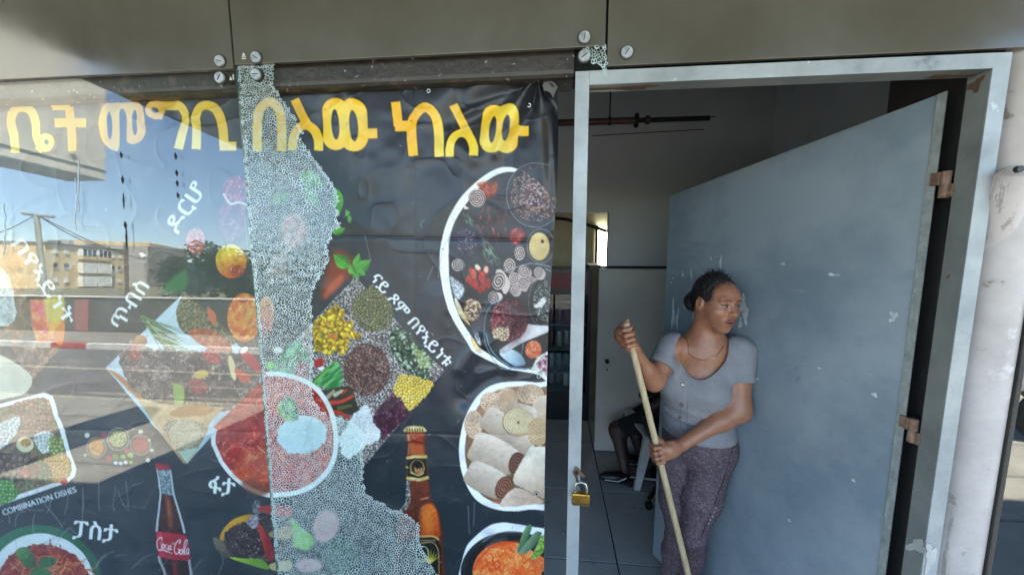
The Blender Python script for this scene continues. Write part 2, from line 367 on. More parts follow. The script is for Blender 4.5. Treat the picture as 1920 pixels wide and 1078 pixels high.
def paint_banner():
    rnd = random.Random(5)
    n = fbm(XX, YY, 260, 3, 4)
    CV[:] = mixc(rgb((44, 46, 50)), rgb((60, 62, 67)), (n-.3)*2)  # sheen from the street put into the vinyl base as a paler grey
    put((slice(None), slice(None)), np.clip((YY-700)/320, 0, .8), (31, 43, 51))  # darker, bluer base lower down, where less sheen is painted
    WH = (246, 250, 247)
    # ---- blurred things behind the dishes
    TF(1, 0, 0)
    poly([(625, 470), (600, 560), (640, 530), (668, 500)], (150, 62, 30), 4, .9, 16)
    poly([(608, 560), (640, 528), (635, 515), (612, 540)], (205, 92, 48), 4, .8, 7)
    poly([(300, 560), (330, 480), (470, 460), (560, 520), (420, 600)], (30, 60, 45), 4, .35, 40)
    poly([(300, 545), (345, 505), (345, 545)], (60, 130, 70), 4, .8, 8)
    # ---- leaves
    def leaf(c, L, w, ang, col=(96, 178, 62), d=(48, 110, 34), a=1.):
        TF(1, 0, 0); ca, sa = math.cos(math.radians(ang)), math.sin(math.radians(ang)); pt = []
        for k in range(13):
            t = k/12; pt.append((t, .5*math.sin(math.pi*t**.8)))
        pt += [(1-k/12, -.5*math.sin(math.pi*(1-k/12)**.8)) for k in range(13)]
        g = lambda q: (c[0]+q[0]*L*ca-q[1]*w*sa, c[1]+q[0]*L*sa+q[1]*w*ca)
        P0 = [g(q) for q in pt]; poly(P0, grad(col, d, c[0]-sa*-w*.4, c[1]+ca*-w*.4, c[0]-sa*w*.5, c[1]+ca*w*.5, .12), alpha=a, soft=1.3)
        stroke([g((.03, 0)), g((.95, 0))], 1.2, (150, 215, 110), alpha=.6*a)
    leaf((628, 352), 52, 24, 82); leaf((622, 438), 26, 16, -22); leaf((648, 393), 17, 8, 70); leaf((655, 418), 14, 9, -85); leaf((647, 405), 12, 7, -40)
    leaf((560, 330), 50, 34, 20, a=.9); leaf((572, 350), 46, 30, 60, (70, 150, 60), a=.9); leaf((540, 362), 40, 26, 150, (60, 140, 60), a=.8)
    leaf((652, 502), 38, 26, -140); leaf((664, 508), 34, 17, -78); leaf((668, 510), 34, 22, -42); leaf((660, 515), 20, 15, -112, (120, 200, 70)); leaf((664, 508), 22, 14, 20); leaf((660, 512), 20, 14, 60)
    # ---- yellow heading, stroke letters
    YL = lambda x, y: mixc(rgb((253, 192, 34)), rgb((255, 226, 84)), (fbm(x, y, 70, 8, 2)-.5)*2.2+(y-235)/110*.5+.35)
    def heading(dil):
        w = lambda v: v+dil
        B = 1+dil/8
        col = YL if dil == 0 else (30, 24, 14)
        TF(3.594, 0, 60)
        stroke([(95, 812), (88, 700), (72, 600), (98, 530), (150, 510), (205, 535), (232, 610), (236, 700), (258, 770), (245, 800)], w(60), col, 4, butt=B)
        ell((300, 745), 62+dil/2, 64+dil/2, col)
        stroke([(465, 505), (472, 620), (486, 803)], w(60), col, butt=B); stroke([(352, 505), (470, 505)], w(48), col, butt=B); stroke([(362, 480), (362, 510)], w(40), col, butt=B); stroke([(362, 612), (575, 612)], w(62), col, butt=B)
        poly([(664, 640), (668, 560), (700, 495), (760, 468), (905, 470), (960, 500), (988, 580), (986, 660), (960, 725), (905, 757), (858, 745), (850, 700), (848, 545), (805, 545), (800, 780), (760, 798), (705, 760), (672, 700)], col, 5, soft=1+dil/3)
        ell((1047, 530), 56+dil/2, 60+dil/2, col); stroke([(1047, 494), (1150, 492), (1205, 500), (1240, 560), (1236, 640), (1200, 790)], w(62), col, 4, butt=B); stroke([(1030, 565), (1092, 572)], w(40), col, butt=B)
        stroke([(1322, 792), (1326, 640), (1318, 580), (1345, 515), (1400, 496), (1460, 528), (1500, 625), (1512, 775)], w(64), col, 4, butt=B); stroke([(1485, 772), (1596, 772)], w(62), col, butt=B)
        TF(3.85, 420, 80)
        stroke([(245, 785), (242, 560), (270, 470), (325, 430), (385, 465), (412, 560), (422, 785)], w(66), col, 4, butt=B)
        stroke([(512, 412), (560, 520), (600, 590)], w(66), col, butt=B); stroke([(500, 780), (505, 680), (545, 615), (600, 598), (655, 640), (682, 710), (682, 780)], w(66), col, 4, butt=B)
        stroke([(805, 499), (808, 680)], 194+dil, col); stroke([(936, 518), (942, 684)], 208+dil, col); stroke([(1030, 660), (1112, 660)], w(72), col, butt=B)
        stroke([(1243, 432), (1264, 610)], w(68), col, butt=B); stroke([(1240, 608), (1345, 608)], w(76), col, butt=B)
        stroke([(1372, 822), (1358, 640), (1375, 545), (1450, 475), (1520, 520), (1548, 620), (1556, 826)], w(68), col, 4, butt=B)
        TF(3.993, 700, 130)
        stroke([(598, 268), (690, 450), (720, 500)], w(66), col, butt=B); stroke([(574, 660), (580, 570), (615, 500), (668, 478), (722, 510), (758, 590), (760, 660)], w(66), col, 4, butt=B)
        stroke([(905, 358), (893, 546)], 182+dil, col); stroke([(1002, 354), (990, 542)], 180+dil, col); stroke([(1080, 455), (1160, 455)], w(80), col, butt=B)
    heading(9); heading(0)
    HB = (48, 50, 55)
    TF(3.594, 0, 60); ell((306, 742), 17, 18, HB); ell((735, 630), 17, 92, HB); ell((908, 612), 18, 84, HB); ell((1048, 530), 18, 18, HB)
    TF(3.85, 420, 80); ell((806, 593), 30, 108, HB, -3); ell((940, 606), 32, 110, HB, -3)
    TF(3.993, 700, 130); ell((900, 462), 26, 100, HB, 6); ell((998, 452), 27, 95, HB, 8)
    # ---- big dish, upper right
    TF(2.693, 800, 300)
    O = [(545, 85), (430, 38), (330, 60), (200, 165), (120, 280), (78, 400), (66, 520), (80, 640), (120, 780), (190, 900), (260, 980), (350, 1030), (450, 1058), (545, 1075), (720, 1085), (720, 160)]
    I = [(535, 85), (420, 60), (320, 100), (230, 190), (150, 300), (118, 400), (112, 520), (120, 640), (160, 780), (220, 880), (290, 960), (380, 1015), (480, 1045), (560, 1060), (720, 1065), (720, 160)]
    poly(O, WH, 5); poly(I, grad((44, 42, 48), (30, 29, 33), 830, 380, 1000, 650, .3, 40), 5)
    TF(5.391, 820, 310)
    poly([(420, 190), (600, 180), (590, 300), (500, 330), (450, 260)], sauce((170, 60, 25), (120, 35, 20), (205, 100, 50), 8, 3), 4, .9, 6)
    for k in range(70):
        x = 400+rnd.random()*300; y = 380+rnd.random()*480; a = rnd.uniform(1, 2.2); L = rnd.uniform(20, 70)
        stroke([(x, y), (x+L*.4*math.cos(a)+8, y+L*.5*math.sin(a)), (x+L*math.cos(a), y+L*math.sin(a))], rnd.uniform(6, 16), rnd.choice([(150, 36, 46), (190, 60, 70), (120, 30, 36), (215, 110, 110), (90, 60, 62)]), 3, rnd.uniform(.35, .9), 3)
    ell((990, 300), 290, 330, (38, 36, 40)); ring((990, 300), 290, 7, (190, 190, 196), 325, a=.7); ring((990, 300), 265, 4, (150, 150, 158), 300, a=.6)
    ell((990, 290), 250, 285, specks([(40, 34, 36), (52, 44, 46), (36, 32, 34), (110, 84, 84), (60, 48, 50), (160, 130, 126)], 2.6, 5))
    ell((990, 300), 150, 170, specks([(120, 70, 68), (60, 40, 42), (200, 160, 150), (90, 60, 60), (52, 40, 42), (230, 205, 195)], 2.6, 6), alpha=.75, soft=18)
    poly([(880, 40), (960, 100), (1070, 220), (1150, 330), (1215, 330), (1215, 10)], (50, 52, 57), soft=3)
    for k in range(150):
        t = rnd.random()**.8; x = 260+t*320+rnd.uniform(-46, 46)*(.4+t); y = 470+t*500+rnd.uniform(-30, 30)
        L = rnd.uniform(40, 80); a = math.radians(58+rnd.uniform(-24, 24)); stroke([(x, y), (x+L*math.cos(a), y+L*math.sin(a))], 7, rnd.choice([(120, 150, 135), (70, 100, 85), (160, 185, 170), (55, 80, 66), (95, 125, 110)]), alpha=.85, w2=2)
    ell((290, 780), 165, 185, (36, 32, 48), soft=8); ell((290, 770), 120, 130, sauce((46, 40, 62), (34, 30, 46), (58, 52, 78), 4, 9, .9, .45), soft=12)
    ell((800, 720), 70, 90, sauce((150, 40, 34), (110, 30, 30), (190, 90, 80), 6, 4), 20, rough=3)
    ell((1045, 815), 135, 170, (40, 38, 42)); ring((1045, 815), 138, 5, (200, 200, 205), 172, a=.8); ell((1030, 820), 104, 140, grad((226, 200, 138), (206, 176, 110), 1000, 440, 1020, 490, .08)); ell((1062, 770), 15, 18, (60, 40, 30)); ell((1060, 768), 6, 7, (20, 16, 14))
    CR, BR = (236, 222, 212), (74, 54, 52)
    spiral((408, 340), 84, .1, CR, BR, 4.2, 1.12); spiral((835, 885), 56, .3, CR, BR, 3, 1.4); spiral((728, 1010), 64, .6, CR, BR, 3, 1.2); spiral((208, 1012), 66, .2, (225, 216, 210), (56, 48, 50), 3.2, 1.)
    poly([(270, 400), (330, 440), (280, 450)], CR)
    TF(5.135, 820, 500)
    stroke([(600, 60), (720, 20), (900, -30), (1090, 0)], 7, (170, 190, 195), 4)
    for c, r in (((835, 50), 58), ((975, 55), 52), ((735, 110), 56), ((905, 145), 50), ((825, 165), 52), ((745, 220), 48)):
        ell((c[0]+14, c[1]+16), r*1.02, r*1.1, (205, 186, 176)); spiral(c, r, rnd.random(), CR, (96, 70, 74), 2.8, 1.08)
    poly([(560, 60), (620, 30), (700, 150), (690, 220), (640, 260)], (214, 196, 184), 3); spiral((590, 140), 62, .2, CR, (60, 46, 50), 2.6, 1.35, 10)
    poly([(520, 260), (600, 250), (630, 300), (560, 350)], (226, 212, 204), 3); spiral((540, 300), 52, .7, CR, (70, 54, 56), 2.6, 1.2)
    ell((390, 120), 140, 140, (36, 34, 36))
    for q in ((320, 40, 40), (400, 30, 30), (470, 30, 50), (300, 120, 50), (350, 70, 60), (430, 100, 70), (370, 170, 60), (440, 190, 60), (490, 160, 60), (410, 220, 40), (330, 150, 50)):
        poly([(q[0]-q[2]*.5, q[1]), (q[0], q[1]-q[2]*.9), (q[0]+q[2]*.5, q[1]-q[2]*.1), (q[0]+q[2]*.3, q[1]+q[2]*.8), (q[0]-q[2]*.2, q[1]+q[2]*.7)], grad(rnd.choice([(212, 62, 50), (196, 48, 40), (226, 92, 74)]), (150, 30, 28), 880, 510, 910, 545, .25, 5, rnd.randint(1, 99)), 3)
    poly([(360, -10), (390, -20), (420, 20), (380, 30)], (240, 215, 190), 3); poly([(460, 0), (490, 10), (480, 60), (450, 40)], (240, 190, 160), 3)
    poly([(120, 90), (170, 120), (262, 200), (230, 300), (180, 300), (140, 200)], specks([(200, 206, 210), (150, 158, 166), (236, 240, 242), (120, 130, 138)], 2, 3), 3, soft=4)
    ell((340, 415), 100, 118, (34, 32, 30)); ell((338, 415), 88, 108, specks([(226, 196, 160), (196, 156, 118), (236, 214, 184), (120, 86, 60), (60, 44, 34)], 2.9, 8, (40, 28, 22), .18))
    poly([(165, 300), (200, 330), (250, 440), (320, 570), (240, 500), (190, 420)], grad((235, 225, 190), (205, 180, 110), 858, 570, 880, 600, .2), 3)
    poly([(320, 670), (390, 730), (440, 830), (370, 790)], grad((228, 196, 110), (236, 222, 190), 885, 640, 905, 655, .2), 3); poly([(350, 620), (400, 640), (430, 750), (380, 700)], specks([(170, 170, 172), (80, 80, 84), (220, 220, 220)], 2, 2), 3)
    poly([(330, 560), (420, 420), (500, 280), (520, 300), (430, 600), (360, 640)], (70, 66, 72), 3, .8, 10)
    ell((990, 350), 150, 225, (34, 34, 36)); ring((1000, 340), 120, 4, (170, 176, 180), 228, a=.8)
    ell((1050, 330), 125, 190, specks([(30, 32, 34), (40, 44, 42), (90, 96, 94), (28, 30, 30), (150, 156, 152), (52, 56, 54)], 2.3, 4)); poly([(920, 370), (990, 330), (1030, 290), (1050, 330), (1010, 380), (960, 400)], (225, 222, 214), rough=4)
    ring((640, 650), 185, 8, (120, 160, 180), 330, -8, .8); poly([(480, 600), (560, 700), (700, 800), (880, 930), (860, 985), (700, 960), (560, 880), (490, 740)], (22, 30, 36), 4); poly([(600, 830), (680, 790), (790, 830), (850, 930), (760, 950), (660, 900)], grad((214, 228, 234), (90, 130, 150), 940, 665, 985, 690, .1), 4); stroke([(470, 640), (520, 800), (640, 920), (800, 975), (900, 970)], 9, (110, 160, 180), 4)
    poly([(600, 800), (760, 690), (860, 560), (930, 560), (1090, 570), (1075, 620), (940, 680), (800, 740), (650, 830)], grad((190, 184, 186), (226, 222, 222), 960, 640, 1010, 620, .15), 3)
    ell((690, 515), 182, 205, specks([(70, 24, 34), (92, 26, 40), (52, 20, 28), (150, 40, 64), (40, 18, 24), (178, 90, 100)], 2.4, 9), soft=3); poly([(650, 320), (850, 360), (870, 560), (720, 720), (700, 560)], (34, 18, 24), 4, .55, 26)
    poly([(520, 620), (600, 585), (685, 600), (690, 680), (640, 720), (560, 690)], lumps((240, 222, 190), (214, 188, 150), (110, 84, 60), 5, 3), 3, rough=3)
    ell((925, 795), 80, 86, sauce((204, 104, 62), (178, 80, 44), (226, 140, 96), 5, 4)); poly([(900, 990), (960, 870), (1075, 805), (1075, 1060)], specks([(238, 238, 232), (222, 226, 214), (170, 190, 160), (235, 230, 232)], 4, 2)); poly([(950, 940), (1040, 850), (1075, 880), (1075, 1030), (1010, 1000)], sauce((232, 196, 206), (96, 40, 60), (240, 230, 232), 4, 6), 3)
    stroke([(1040, 20), (1090, 40)], 10, (150, 160, 165))
    # ---- rolled injera circle
    TF(2.71, 800, 680)
    E1 = [(440, 92), (330, 118), (250, 180), (195, 280), (168, 400), (170, 500), (195, 600), (250, 690), (330, 735), (430, 752), (520, 745), (720, 690), (720, 130), (560, 98)]
    poly(E1, WH, 6); E2 = [(445, 118), (340, 148), (270, 210), (220, 300), (198, 400), (200, 490), (225, 580), (275, 660), (345, 705), (430, 725), (520, 716), (720, 660), (720, 160), (550, 124)]
    poly(E2, grad((176, 140, 108), (120, 86, 60), 900, 720, 950, 800, .3, 14), 6)
    ST, EN = (231, 216, 196), (205, 182, 156)
    for q in ((410, 185, 55, 62), (525, 155, 70, 50), (330, 200, 60, 50), (240, 310, 46, 70)): ell(q[:2], q[2], q[3], lace((222, 196, 166), (160, 122, 92), 3, 4, .2))
    ell((408, 190), 40, 46, spiralf(t_((408, 190))[0], 16, (214, 184, 150), (160, 120, 90)))
    def roll(p, w0, w1, shade=1.):
        a, b = t_(p[0])[0], t_(p[1])[0]
        nx, ny = -(p[1][1]-p[0][1]), p[1][0]-p[0][0]; L = math.hypot(nx, ny); nx /= L; ny /= L
        A = t_((p[0][0]-nx*w0, p[0][1]-ny*w0))[0]; B = t_((p[0][0]+nx*w0, p[0][1]+ny*w0))[0]
        poly([(p[0][0]-nx*w0, p[0][1]-ny*w0), (p[0][0]-(p[1][0]-p[0][0])*.12, (p[0][1]-(p[1][1]-p[0][1])*.12)), (p[0][0]+nx*w0, p[0][1]+ny*w0), (p[1][0]+nx*w1, p[1][1]+ny*w1), (p[1][0]-nx*w1, p[1][1]-ny*w1)], grad([c*shade for c in ST], [c*shade*.86 for c in EN], A[0], A[1], B[0], B[1], .07, 5), 5, soft=1.6)
    poly([(540, 200), (600, 160), (720, 160), (720, 400), (560, 380)], grad((226, 208, 186), (190, 160, 130), 1000, 740, 1020, 820, .1), 4); 
    roll([(320, 280), (540, 430)], 62, 50, .97); roll([(490, 215), (470, 290)], 66, 74)
    ell((465, 300), 80, 74, (150, 110, 70)); ell((466, 298), 76, 70, spiralf(t_((466, 298))[0], 26, (236, 224, 184), (150, 124, 80), 6)); ell((466, 302), 6, 6, (80, 56, 34))
    ell((565, 350), 52, 76, spiralf(t_((575, 350))[0], 26, (216, 192, 150), (150, 116, 76), 5)); ell((560, 435), 24, 14, (90, 50, 34), 30)
    stroke([(205, 480), (300, 530), (430, 575)], 9, (120, 86, 60), 3); stroke([(300, 350), (380, 400), (450, 430)], 8, (130, 96, 70), 3)
    roll([(255, 420), (450, 510)], 76, 60); roll([(230, 550), (400, 640)], 66, 58, .98)
    spiral((455, 510), 38, .3, (150, 104, 84), (62, 34, 26), 4, 1.55, 12); spiral((392, 632), 42, .5, (176, 120, 92), (84, 46, 34), 4, 1.5, 20)
    poly([(440, 590), (520, 440), (560, 425), (720, 470), (720, 700), (600, 690), (500, 640)], grad((234, 224, 204), (206, 182, 152), 980, 860, 1005, 930, .12, 16), 3, rough=2); poly([(370, 720), (450, 630), (560, 680), (590, 712), (450, 724)], grad((230, 208, 186), (205, 176, 150), 950, 920, 980, 945, .1), 3)
    ell((557, 667), 9, 9, (20, 20, 22)); ring((557, 667), 9, 3, (235, 235, 232)); stroke([(340, 700), (370, 705)], 10, (196, 100, 60))
    # ---- bowl, bottom right
    TF(9.135, 840, 960)
    poly([(160, 1200), (200, 990), (300, 620), (420, 460), (640, 270), (840, 182), (1100, 195), (1640, 285), (2000, 300), (2000, 1400), (160, 1400)], (240, 246, 248), 4)
    poly([(620, 340), (700, 320), (790, 370), (700, 400)], (150, 155, 160), 4, .6, 20)
    ell((1080, 1020), 860, 690, (26, 28, 31)); ell((1090, 1000), 830, 650, (40, 43, 47)); ell((1100, 1000), 800, 600, (24, 26, 29))
    stroke([(690, 590), (800, 500), (980, 460)], 40, (150, 155, 162), 4, .6, 8, 14); stroke([(600, 500), (850, 360), (1280, 345)], 12, (190, 194, 200), 4, .8, soft=3)
    ell((1010, 1030), 590, 530, sauce((238, 118, 48), (222, 84, 30), (250, 168, 90), 10, 12, .35, .4)); ell((1500, 900), 200, 160, sauce((236, 112, 46), (220, 90, 36), (248, 150, 80), 8, 13, .3, .4))
    stroke([(450, 1000), (520, 830), (700, 640), (900, 540), (1200, 505)], 30, (214, 60, 34), 4, .75, soft=4); stroke([(770, 770), (780, 880), (830, 980), (880, 900), (850, 830)], 22, (206, 50, 30), 4, .8)
    for k in range(26): 
        x = 560+rnd.random()*900; y = 620+rnd.random()*440; ell((x, y), rnd.uniform(14, 46), rnd.uniform(10, 24), (250, 186, 110), rnd.uniform(0, 180), .6, 3)
    poly([(1180, 690), (1200, 600), (1290, 330), (1370, 225), (1440, 240), (1400, 380), (1300, 620), (1240, 690)], grad((132, 166, 122), (56, 96, 60), 976, 1000, 992, 1010, .1), 3); poly([(1205, 700), (1280, 600), (1480, 360), (1590, 350), (1600, 400), (1500, 570), (1330, 710), (1250, 725)], grad((150, 178, 140), (48, 86, 54), 985, 1010, 1008, 1026, .1), 3)
    poly([(1420, 790), (1500, 620), (1600, 420), (1700, 440), (1700, 600), (1520, 790)], specks([(126, 168, 62), (92, 136, 44), (160, 196, 92)], 3, 5), 3)
    # ---- fasting platter diamond
    def yellowveg(x, y):
        w = fbm(x, y, 16, 4, 3); c = lumps((240, 206, 56), (222, 178, 34), (128, 92, 24), 12, 3, .12, 1.1)(x+(w-.5)*26, y+(fbm(x, y, 16, 9, 3)-.5)*26)
        return np.clip(c*(.72+.6*fbm(x, y, 6, 5, 2))[..., None], 0, 1)
    TF(1, 0, 0)
    poly([(664, 519), (834, 693), (684, 872), (500, 694)], lace((206, 200, 194), (70, 62, 60), 3.4, 3, .36), soft=1.5)
    TF(3.993, 440, 560)
    poly([(870, 40), (1000, -90), (1080, -60), (1190, 60), (1170, 200), (1040, 250), (930, 200)], lumps((140, 138, 84), (108, 108, 66), (56, 56, 36), 5, 6, .3), 4, rough=4)
    poly([(1180, 210), (1300, 240), (1440, 400), (1490, 480), (1440, 590), (1330, 560), (1230, 480), (1160, 330)], specks([(42, 60, 44), (62, 84, 60), (28, 40, 32), (120, 146, 120), (36, 52, 40), (176, 190, 170), (90, 110, 70)], 4, 11), 4, rough=5)
    poly([(1330, 330), (1420, 400), (1480, 490), (1400, 500)], specks([(150, 168, 110), (110, 130, 80), (190, 200, 150)], 4, 12), 3, rough=4)
    ell((985, 535), 178, 195, specks([(70, 46, 42), (88, 58, 52), (56, 38, 36), (112, 78, 70), (64, 42, 40), (160, 124, 112)], 2.2, 7), rough=2)
    poly([(580, 190), (690, 90), (760, 45), (830, 110), (800, 160), (880, 170), (900, 250), (960, 260), (930, 310), (860, 290), (840, 380), (800, 430), (740, 400), (680, 440), (640, 400), (590, 390)], yellowveg, rough=4)
    ell((725, 285), 40, 24, (214, 120, 52), 10, .8, 4); ell((700, 190), 26, 14, (206, 130, 60), 30, .7, 4); ell((650, 285), 22, 18, (110, 130, 60), 0, .8, 4)
    poly([(590, 470), (650, 445), (655, 500), (610, 530)], grad((206, 40, 44), (150, 24, 30), 590, 672, 600, 690), 3); poly([(610, 525), (660, 510), (650, 540)], WH, 3)
    poly([(570, 690), (580, 620), (680, 520), (760, 470), (800, 560), (790, 650), (700, 680), (640, 660)], fibre((34, 118, 56), (120, 196, 118), 140, 4, 5, 4), 4); stroke([(570, 690), (600, 620), (700, 530)], 12, (150, 210, 80), 3, .8)
    poly([(600, 720), (700, 680), (850, 660), (900, 740), (920, 860), (800, 860), (640, 830)], (54, 44, 34), 4)
    for pts, c in (([(610, 730), (640, 800), (690, 770)], (196, 50, 34)), ([(720, 780), (800, 770), (880, 730)], (206, 64, 40)), ([(740, 850), (800, 860), (880, 910)], (196, 52, 36)), ([(800, 700), (830, 690)], (180, 60, 40)), ([(690, 740), (740, 690)], (170, 160, 130)), ([(750, 720), (800, 690)], (196, 190, 150)), ([(780, 820), (870, 800)], (96, 96, 50)), ([(620, 820), (680, 840)], (186, 60, 44)), ([(690, 820), (700, 850)], (220, 214, 190))):
        stroke(pts, 34, c, 3, w2=18)
    poly([(1190, 690), (1220, 580), (1300, 570), (1470, 600), (1480, 660), (1330, 830), (1270, 780), (1210, 730)], lumps((238, 206, 84), (250, 226, 130), (176, 136, 40), 5, 8, .25), 3, rough=4)
    poly([(1040, 870), (1150, 740), (1210, 720), (1310, 840), (1260, 900), (1100, 1060), (1050, 960)], sauce((66, 26, 44), (46, 18, 32), (112, 44, 78), 6, 5, .6), 4, rough=4)
    poly([(880, 880), (960, 800), (1020, 830), (1040, 920), (1100, 1020), (1060, 1070), (960, 1120), (840, 1200), (780, 1060), (840, 960)], specks([(250, 252, 250), (240, 246, 244), (228, 236, 234)], 3.4, 4), 4, rough=6)
    # what lies under the broken pane
    TF(1, 0, 0)
    ell((548, 432), 24, 34, sauce((190, 130, 120), (160, 96, 92), (206, 160, 150), 9, 5), soft=10); ell((522, 500), 22, 26, (140, 96, 70), soft=16, alpha=.8)
    ell((497, 590), 16, 36, grad((220, 150, 60), (180, 60, 60), 490, 560, 500, 625, .3), soft=5)
    poly([(505, 705), (530, 660), (560, 640), (580, 690), (560, 760), (520, 770)], fibre((24, 110, 74), (90, 186, 130), 120, 5, 8, 4), 4, soft=4); ell((505, 685), 9, 8, (110, 190, 60)); ell((520, 657), 9, 6, (226, 226, 220)); ell((565, 700), 14, 22, sauce((150, 40, 50), (110, 30, 40), (190, 90, 96), 6, 3)); 
    poly([(505, 990), (525, 950), (560, 980), (590, 1010), (570, 1030)], (130, 190, 70), 4, soft=6); ell((612, 985), 24, 32, (206, 150, 150), 20, soft=8); ell((580, 1058), 26, 14, (206, 150, 156), soft=8); ell((640, 1040), 30, 36, (60, 110, 90), soft=14, alpha=.7)
    # ---- red stew circle
    CIR = [(397, 816), (404, 845), (421, 876), (440, 896), (466, 915), (490, 926), (510, 931), (560, 926), (600, 905), (628, 868), (634, 820), (622, 765), (590, 722), (540, 700), (490, 698), (440, 715), (408, 760)]
    poly(CIR, WH, 5); poly([(513+(x-513)*.925, 814+(y-814)*.925) for x, y in CIR], sauce((188, 40, 28), (140, 22, 18), (226, 96, 44), 13, 21, .55, .5), 5)
    poly([(440, 880), (470, 830), (500, 840), (505, 900), (470, 905)], sauce((214, 84, 30), (190, 50, 24), (236, 130, 60), 10, 3, .4), 4, .8, 6); ell((480, 912), 26, 14, (120, 60, 30), 20, .7, 8); stroke([(485, 800), (482, 830), (497, 848)], 1.6, (216, 190, 170), 4)
    ell((566, 815), 47, 36, (196, 222, 232), -8, soft=3, rough=4); poly([(520, 760), (545, 745), (560, 780), (548, 790), (530, 785)], fibre((40, 110, 70), (150, 206, 70), 70, 4, 2, 3), 4, soft=3)
    # ---- diamond with meat and rosemary
    D2 = [(345, 548), (500, 704), (352, 868), (196, 690)]
    poly(D2, grad((198, 222, 232), (180, 206, 218), 260, 600, 440, 700, .05))
    poly([(268, 757), (196, 690), (222, 702), (300, 770)], (180, 110, 50), soft=4)
    poly([(330, 590), (338, 560), (350, 552), (440, 640), (400, 640), (345, 625)], specks([(110, 104, 70), (80, 78, 52), (136, 128, 90), (60, 58, 42)], 3, 6), 3)
    poly([(352, 622), (395, 618), (432, 650), (425, 668), (380, 650)], sauce((186, 84, 46), (150, 56, 30), (206, 120, 80), 9, 4), 3)
    for k in range(46):
        t = rnd.random(); x = 262+t*36; y = 592+t*44+rnd.uniform(-8, 8); a = math.radians(rnd.uniform(15, 62)); L = rnd.uniform(35, 85)
        stroke([(x, y), (x+L*math.cos(a), y+L*math.sin(a))], 3.4, rnd.choice([(56, 92, 44), (92, 132, 74), (40, 70, 36), (140, 170, 120), (70, 110, 56)]), w2=1)
    ell((262, 640), 12, 12, grad((196, 130, 70), (120, 70, 34), 256, 632, 270, 650)); ell((245, 642), 5, 5, (130, 140, 110))
    poly([(222, 668), (245, 650), (300, 655), (420, 660), (470, 668), (492, 704), (440, 762), (400, 775), (330, 790), (285, 760), (240, 720)], sauce((96, 74, 62), (58, 44, 40), (146, 122, 108), 17, 8, .55, .45), 4, rough=5)
    for q in ((250, 660, (170, 70, 60)), (395, 668, (180, 50, 46)), (370, 725, (170, 60, 56)), (285, 690, (120, 96, 86)), (340, 700, (90, 70, 64)), (300, 700, (140, 120, 110)), (425, 700, (60, 56, 56))): ell(q[:2], 18, 13, sauce(q[2], [c*.6 for c in q[2]], [min(255, c*1.4) for c in q[2]], 6, 3, .6), rnd.uniform(0, 90), .9, 3, 3)
    ell((376, 702), 13, 8, (206, 170, 70), -10); ell((434, 690), 6, 24, (226, 206, 150), -12); poly([(325, 720), (345, 730), (340, 770), (328, 760)], (140, 170, 60), 4); 
    poly([(446, 660), (460, 655), (492, 690), (494, 704), (470, 690)], (196, 40, 40), 3); ell((455, 657), 8, 5, WH, -35); poly([(440, 690), (470, 708), (455, 718), (442, 706)], (196, 70, 40), 3)
    poly([(440, 762), (500, 704), (500, 800), (480, 850), (400, 800)], sauce((186, 40, 30), (150, 26, 22), (216, 80, 50), 12, 20, .4), soft=2)
    poly([(255, 745), (300, 756), (420, 764), (395, 790), (350, 868), (345, 868)], grad((214, 178, 130), (190, 150, 100), 280, 760, 350, 850, .15), soft=2); poly([(318, 778), (350, 758), (400, 765), (380, 780)], (180, 120, 60), 4, rough=3)
    poly([(305, 800), (330, 785), (365, 790), (392, 800), (372, 840), (352, 866), (330, 838)], lace((206, 190, 156), (120, 100, 74), 3, 5, .25), 3); ell((348, 812), 30, 24, spiralf((348, 812), 12, (214, 200, 166), (130, 108, 80), 3)); poly([(335, 845), (372, 838), (352, 868)], (196, 214, 190))
    # ---- leftmost diamond
    poly([(-80, 540), (20, 440), (130, 640), (62, 735), (-80, 735)], grad((96, 86, 74), (70, 62, 54), 0, 460, 60, 700, .6, 14), soft=2)
    poly([(-10, 470), (25, 470), (50, 500), (48, 620), (20, 640), (-10, 560)], sauce((120, 84, 60), (84, 62, 48), (180, 90, 50), 14, 6, .4), 4); poly([(-20, 500), (20, 520), (30, 590), (10, 610), (-20, 600)], sauce((214, 222, 220), (160, 170, 168), (236, 240, 238), 9, 4, .3), 4, rough=4)
    poly([(58, 562), (122, 560), (124, 600), (115, 640), (70, 642), (60, 610)], sauce((226, 78, 60), (236, 178, 60), (226, 90, 130), 16, 14, .3), soft=3); poly([(85, 560), (122, 558), (118, 600), (95, 600)], (206, 206, 80), 4, .8, 8); poly([(110, 612), (124, 608), (118, 645), (104, 640)], (226, 130, 40), 3)
    poly([(20, 650), (118, 648), (60, 712)], sauce((150, 110, 84), (96, 76, 62), (206, 150, 120), 8, 3, .4), soft=3); poly([(-30, 655), (0, 664), (45, 690), (60, 712), (50, 735), (20, 745), (-30, 745)], (220, 214, 190), 4)
    # ---- combination tray
    Tr = [(-60, 775), (-20, 762), (84, 735), (98, 742), (104, 757), (144, 878), (142, 892), (130, 903), (0, 947), (-60, 966)]
    poly(Tr, WH, 0); poly([(-60, 782), (-20, 769), (82, 744), (92, 750), (98, 765), (135, 880), (134, 890), (122, 897), (0, 938), (-60, 956)], specks([(96, 76, 52), (120, 92, 62), (76, 60, 44), (110, 110, 62), (140, 100, 70)], 7, 4), 0)
